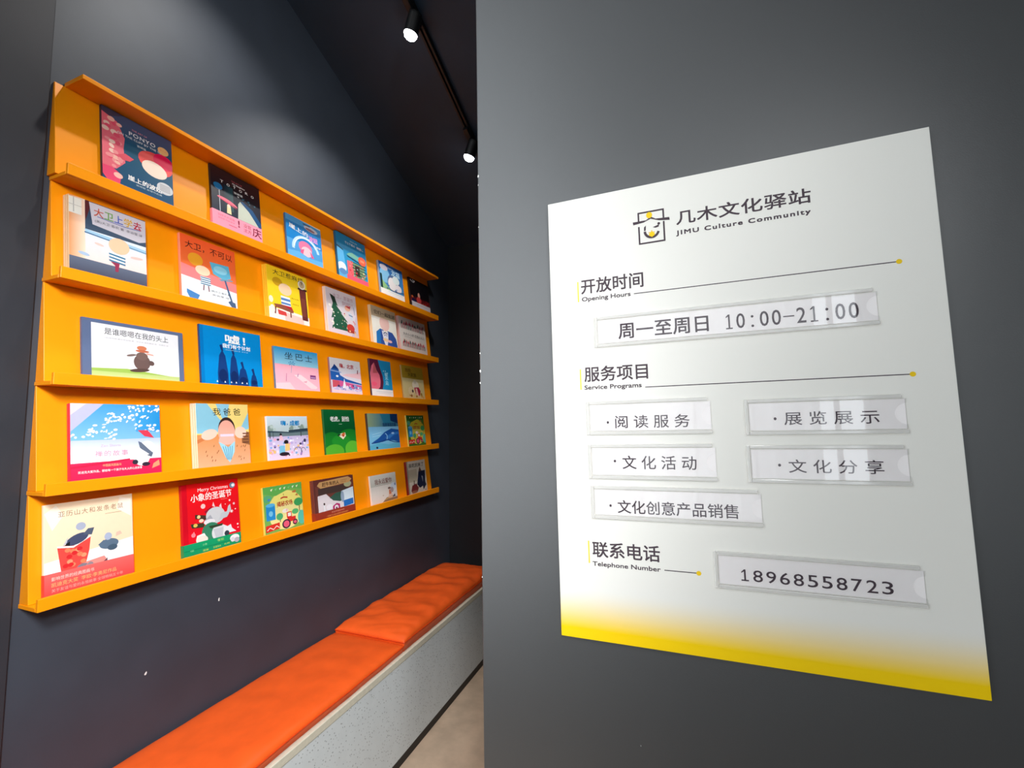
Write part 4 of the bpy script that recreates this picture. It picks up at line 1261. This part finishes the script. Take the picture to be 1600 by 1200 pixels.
for (u0, v0, u1, v1), runs, lab in HOLD:
    X0, X1, Yt, Yb_ = -SW / 2 + u0, -SW / 2 + u1, SH / 2 - v0, SH / 2 - v1
    hold = bpy.data.objects.new('card_holder', None)
    hold.empty_display_size = 0.02
    hold.location = (X0, Yb_, ZF)
    COL.objects.link(hold)
    hold.parent = sign
    W_, H_ = X1 - X0, Yt - Yb_
    zr = 0.0002
    for nm, (ra, rb) in (('top_rail', ((0.008, H_ - 0.0085), (W_ - 0.012, H_))), ('bottom_rail', ((0.008, 0.0), (W_ - 0.004, 0.0085))), ('end_rail', ((0.0, 0.0), (0.0078, H_)))):
        m = MB()
        m.box((ra[0], ra[1], zr), (rb[0], rb[1], 0.0062))
        m.build(nm, RAIL, hold, 0.0016)
    # front pane with a half-round thumb notch at the open end
    nr = 0.023
    pts = [(0.0082, 0.009), (W_ - 0.004, 0.009)]
    for i in range(13):
        t = -90 - 180 * i / 12
        pts.append((W_ - 0.004 + nr * math.cos(R(t)), H_ * 0.5 + nr * math.sin(R(t))))
    pts += [(W_ - 0.004, H_ - 0.009), (0.0082, H_ - 0.009)]
    m = MB()
    m.prism(pts, 2, 0.0042, 0.0056)
    m.build('front_pane', PANE, hold)
    # card
    card = bpy.data.objects.new('insert_card', None)
    card.empty_display_size = 0.02
    COL.objects.link(card)
    card.matrix_world = SM @ Matrix.Translation((X0, Yb_, ZF + 0.0012))
    tag(card, lab, 'card', 'printed cards in the clear holders')
    box('paper', (0.0095, 0.010, 0.0), (W_ - 0.006, H_ - 0.010, 0.0006), CARD, card)
    for body, tu0, tvt, tu1, tvb, bold in runs:
        a = SignArt(0.0008)
        if body == '·':
            d_ = SignArt(0.0008)
            d_.E((tu0 + tu1) / 2, -(tvt + tvb) / 2, .0030, .0034, PLUM)
            d_.m.v = [(p[0] - X0, p[1] - Yb_, p[2]) for p in d_.m.v]
            d_.build('bullet_mark', PRINT_MATT, card)
        elif body[0] == '=':                                   # typewriter digits, one per equal cell
            n_ = len(body) - 1
            cw = (tu1 - tu0) / n_
            for i_, ch in enumerate(body[1:]):
                cu = tu0 + cw * (i_ + .5)
                hw, t_, b_ = cw * .36, tvt, tvb
                if ch == ':':
                    a.E(cu, -(tvt * .72 + tvb * .28), .0030, .0030, PLUM)
                    a.E(cu, -(tvt * .08 + tvb * .92), .0030, .0030, PLUM)
                elif ch == '–':
                    a.R(cu - cw * .45, -(tvt + tvb) / 2 - .0013, cu + cw * .45, -(tvt + tvb) / 2 + .0013, PLUM)
                elif ch == '1':
                    a.R(cu - .0017, -tvb, cu + .0019, -tvt, PLUM)
                    a.R(cu - hw * .8, -tvb - .0002, cu + hw * .8, -tvb + .0028, PLUM)
                    a.P([(cu - .0014, -tvt), (cu - .0014, -tvt - .0045), (cu - hw * .75, -tvt - .0085), (cu - hw * .75, -tvt - .0055)], PLUM)
                else:
                    a.t(ch, cu - hw, tvt, cu + hw, tvb, PLUM, .004)
        else:
            a.t(body, tu0, tvt, tu1, tvb, PLUM, bold)
        if a.m.v:
            a.m.v = [(p[0] - X0, p[1] - Yb_, p[2]) for p in a.m.v]
            a.build('card_lettering', PRINT_MATT, card)

# ================================================================== bench and cushions
XB = -1.385
BY0, BY1 = 0.735, YE - 0.003
bench = empty('bench', (XB, (BY0 + BY1) / 2, 0.0))
tag(bench, 'long pale speckled bench built along the dark wall below the book rack', 'bench')
bo = bench.location.copy()


def bbox(name, a, b, material, bevel=0.0):
    return box(name, Vector(a) - bo, Vector(b) - bo, material, bench, bevel)


bbox('plinth', (XW + 0.002, BY0, 0.0), (XB - 0.008, BY1, 0.044), KICK)
bbox('front_panel', (XW + 0.002, BY0, 0.0445), (XB - 0.005, BY1, CZ - 1.210), TERRAZZO)
bbox('seat_slab', (XW + 0.002, BY0, CZ - 1.2095), (XB, BY1, CZ - 1.178), CREAM, 0.003)


def cushion(y0, y1, th, seed, wr, label):
    xa, xb = XW + 0.006, -1.402
    zb_ = CZ - 1.1775
    cx, cy = (xa + xb) / 2, (y0 + y1) / 2
    root = tag(empty('seat_cushion', (cx, cy, zb_)), label, 'cushion', 'orange cushions on the bench')
    hx, hy = (xb - xa) / 2, (y1 - y0) / 2
    nx, ny = 26, 70
    rnd = random.Random(seed)
    ox = rnd.uniform(0, 50)
    mm = MB()

    def e(a_):
        return (1 - abs(a_) ** 7) ** 0.5

    idx = {}
    for i in range(nx + 1):
        for j in range(ny + 1):
            s, t = 2 * i / nx - 1, 2 * j / ny - 1
            s_, t_ = math.sin(s * math.pi / 2 * 0.999), math.copysign(1 - (1 - abs(t)) ** 1.6, t)
            px, py = s_ * hx, t_ * hy
            dome = min(e(s_), 1) * e(t_)
            z = th * 0.55 + th * 0.45 * dome
            nn = noise.noise(Vector((px * 5 + ox, py * 9 + px * 4, seed)))
            ridge = 1 - abs(noise.noise(Vector((px * 3 + ox, py * 16 - px * 6, seed + 3)))) * 2
            z += dome * wr * (0.6 * nn + 0.55 * max(0, ridge - 0.55))
            z += dome * wr * 0.35 * math.sin(py * 41 + 5 * noise.noise(Vector((px * 2.5, py * 2, seed + 5)))) * (0.4 + 0.6 * noise.noise(Vector((px * 3, py * 3, seed + 7))))
            wob = 0.004 * noise.noise(Vector((px * 6, py * 6, seed + 9))) * (1 if s_ > -0.9 else 0)
            idx[i, j] = len(mm.v)
            mm.v.append((px + wob * (abs(s_) > .97), py, z))
    for i in range(nx):
        for j in range(ny):
            mm.f.append((idx[i, j], idx[i + 1, j], idx[i + 1, j + 1], idx[i, j + 1]))
            mm.c.append(None)
    ring = [(i, 0) for i in range(nx)] + [(nx, j) for j in range(ny)] + [(i, ny) for i in range(nx, 0, -1)] + [(0, j) for j in range(ny, 0, -1)]
    low = []
    for q in ring:
        v = mm.v[idx[q]]
        low.append(len(mm.v))
        mm.v.append((v[0] * 0.985, v[1] * 0.997, 0.001))
    for a_ in range(len(ring)):
        b_ = (a_ + 1) % len(ring)
        mm.f.append((idx[ring[a_]], low[a_], low[b_], idx[ring[b_]]))
        mm.c.append(None)
    mm.f.append(tuple(low))
    mm.c.append(None)
    mm.build('cushion_cover', ORANGE, root, smooth=True)
    m2 = MB()
    pts = [mm.v[idx[q]] for q in ring[::2]]
    m2.tube([(p[0] * 1.002, p[1], th * 0.50) for p in pts], 0.0035, 6, closed=True)
    m2.build('piping', ORANGE_D, root, smooth=True)
    return root


cushion(0.745, 2.022, 0.056, 4, 0.006, 'smooth orange seat cushion on the near half of the bench')
cushion(2.026, YE - 0.10, 0.090, 9, 0.025, 'wrinkled orange seat cushion on the far half of the bench')

# ================================================================== domes and rods of the added, unseen fill lamps
for n_, ((px_, py_), aim_) in enumerate(WASH):
    q_ = (Vector(aim_) - Vector((px_, py_, FILL_Z))).to_track_quat('-Z', 'Y').to_matrix()
    m = MB()
    for s_ in range(24):
        a0, a1 = 2 * math.pi * s_ / 24, 2 * math.pi * (s_ + 1) / 24
        for (r0, z0_), (r1, z1_) in (((0.27, 0.03), (0.29, 0.0)), ((0.29, 0.0), (0.20, 0.16)), ((0.20, 0.16), (0.0, 0.24))):
            m.poly([q_ @ Vector((r_ * math.cos(t_), r_ * math.sin(t_), z_)) + Vector((px_, py_, FILL_Z)) for r_, t_, z_ in ((r0, a0, z0_), (r0, a1, z0_), (r1, a1, z1_), (r1, a0, z1_))])
    m.box((px_ - .01, py_ - .01, FILL_Z + .20), (px_ + .01, py_ + .01, 6.54))
    tag(m.build('trim_%d' % (n_ + 2), FRAME, recalc=False), kind='structure')  # fixture shape built around an added fill lamp

# ================================================================== track and spotlights
XT = -1.21
TY0, TY1 = 0.86, YE - 0.02
SL = math.atan(0.42)
track = empty('lighting_track', (XT, TY0, ceil_z(TY0)), (-SL, 0, 0))
tag(track, 'slim black lighting track running along the dark sloping ceiling', 'lighting track')
tl = (TY1 - TY0) / math.cos(SL)
m = MB()
m.box((-0.017, 0, -0.034), (-0.006, tl, -0.001))
m.box((0.006, 0, -0.034), (0.017, tl, -0.001))
m.box((-0.006, 0, -0.012), (0.006, tl, -0.001))
m.build('rail', BLACK, track)
box('end_cap', (-0.019, -0.02, -0.036), (0.019, -0.0005, -0.001), BLACK, track, 0.002)


def spot(yy, label, power):
    zt = ceil_z(yy) - 0.0345 / math.cos(SL)
    root = tag(empty('track_spotlight', (XT, yy, zt)), label, 'spotlight', 'spotlights on the ceiling track')
    m = MB()                                                  # adapter lies along the track
    m.box((-0.016, -0.075, -0.03), (0.016, 0.075, -0.002))
    ad = m.build('adapter', BLACK, root, 0.003)
    ad.rotation_euler = (-SL, 0, 0)
    m = MB()
    m.tube([(0, 0, -0.03), (0, 0, -0.085)], 0.006, 10)
    m.build('stem', BLACK, root)
    aim = (Vector((-1.80, yy + 0.05, CZ + 0.25)) - Vector((XT, yy, zt - 0.10))).normalized()
    q = aim.to_track_quat('-Z', 'Y')
    head = bpy.data.objects.new('lamp_head', None)
    head.empty_display_size = 0.02
    head.location = (0, 0, -0.10)
    head.rotation_mode = 'QUATERNION'
    head.rotation_quaternion = q
    COL.objects.link(head)
    head.parent = root
    m = MB()
    seg = 28
    prof = [(0.012, 0.075), (0.034, 0.07), (0.036, 0.06), (0.036, -0.03), (0.033, -0.03), (0.033, -0.018)]
    for s in range(seg):
        a0, a1 = 2 * math.pi * s / seg, 2 * math.pi * (s + 1) / seg
        for (r0, z0_), (r1, z1_) in zip(prof, prof[1:]):
            m.poly([(r0 * math.cos(a0), r0 * math.sin(a0), z0_), (r0 * math.cos(a1), r0 * math.sin(a1), z0_), (r1 * math.cos(a1), r1 * math.sin(a1), z1_), (r1 * math.cos(a0), r1 * math.sin(a0), z1_)])
    m.poly([(0.012 * math.cos(2 * math.pi * s / seg), 0.012 * math.sin(2 * math.pi * s / seg), 0.075) for s in range(seg)])
    m.build('housing', BLACK, head, recalc=False)
    m = MB()
    rings = [(0.0345, -0.026), (0.033, -0.036), (0.028, -0.047), (0.018, -0.055), (0.006, -0.058)]
    for (r0, z0_), (r1, z1_) in zip(rings, rings[1:]):
        for s in range(seg):
            a0, a1 = 2 * math.pi * s / seg, 2 * math.pi * (s + 1) / seg
            m.poly([(r0 * math.cos(a0), r0 * math.sin(a0), z0_), (r0 * math.cos(a1), r0 * math.sin(a1), z0_), (r1 * math.cos(a1), r1 * math.sin(a1), z1_), (r1 * math.cos(a0), r1 * math.sin(a0), z1_)])
    m.poly([(0.006 * math.cos(2 * math.pi * s / seg), 0.006 * math.sin(2 * math.pi * s / seg), -0.058) for s in range(seg)])
    m.build('lens', LAMP, head, recalc=False)
    l = bpy.data.lights.new('spot_beam', 'SPOT')
    l.energy = power
    l.color = SPOT_COLOR
    l.spot_size = R(95)
    l.spot_blend = 0.8
    l.shadow_soft_size = 0.033
    lo = bpy.data.objects.new('spot_beam', l)
    COL.objects.link(lo)
    lo.parent = head
    lo.location = (0, 0, -0.095)
    return root


spot(1.805, 'black track spotlight shining near the top of the passage ceiling', SPOT_POWER)
spot(2.470, 'black track spotlight half hidden by the corner of the grey wall', SPOT_POWER * 0.35)
spot(1.15, 'black track spotlight nearest the start of the track', SPOT_POWER)
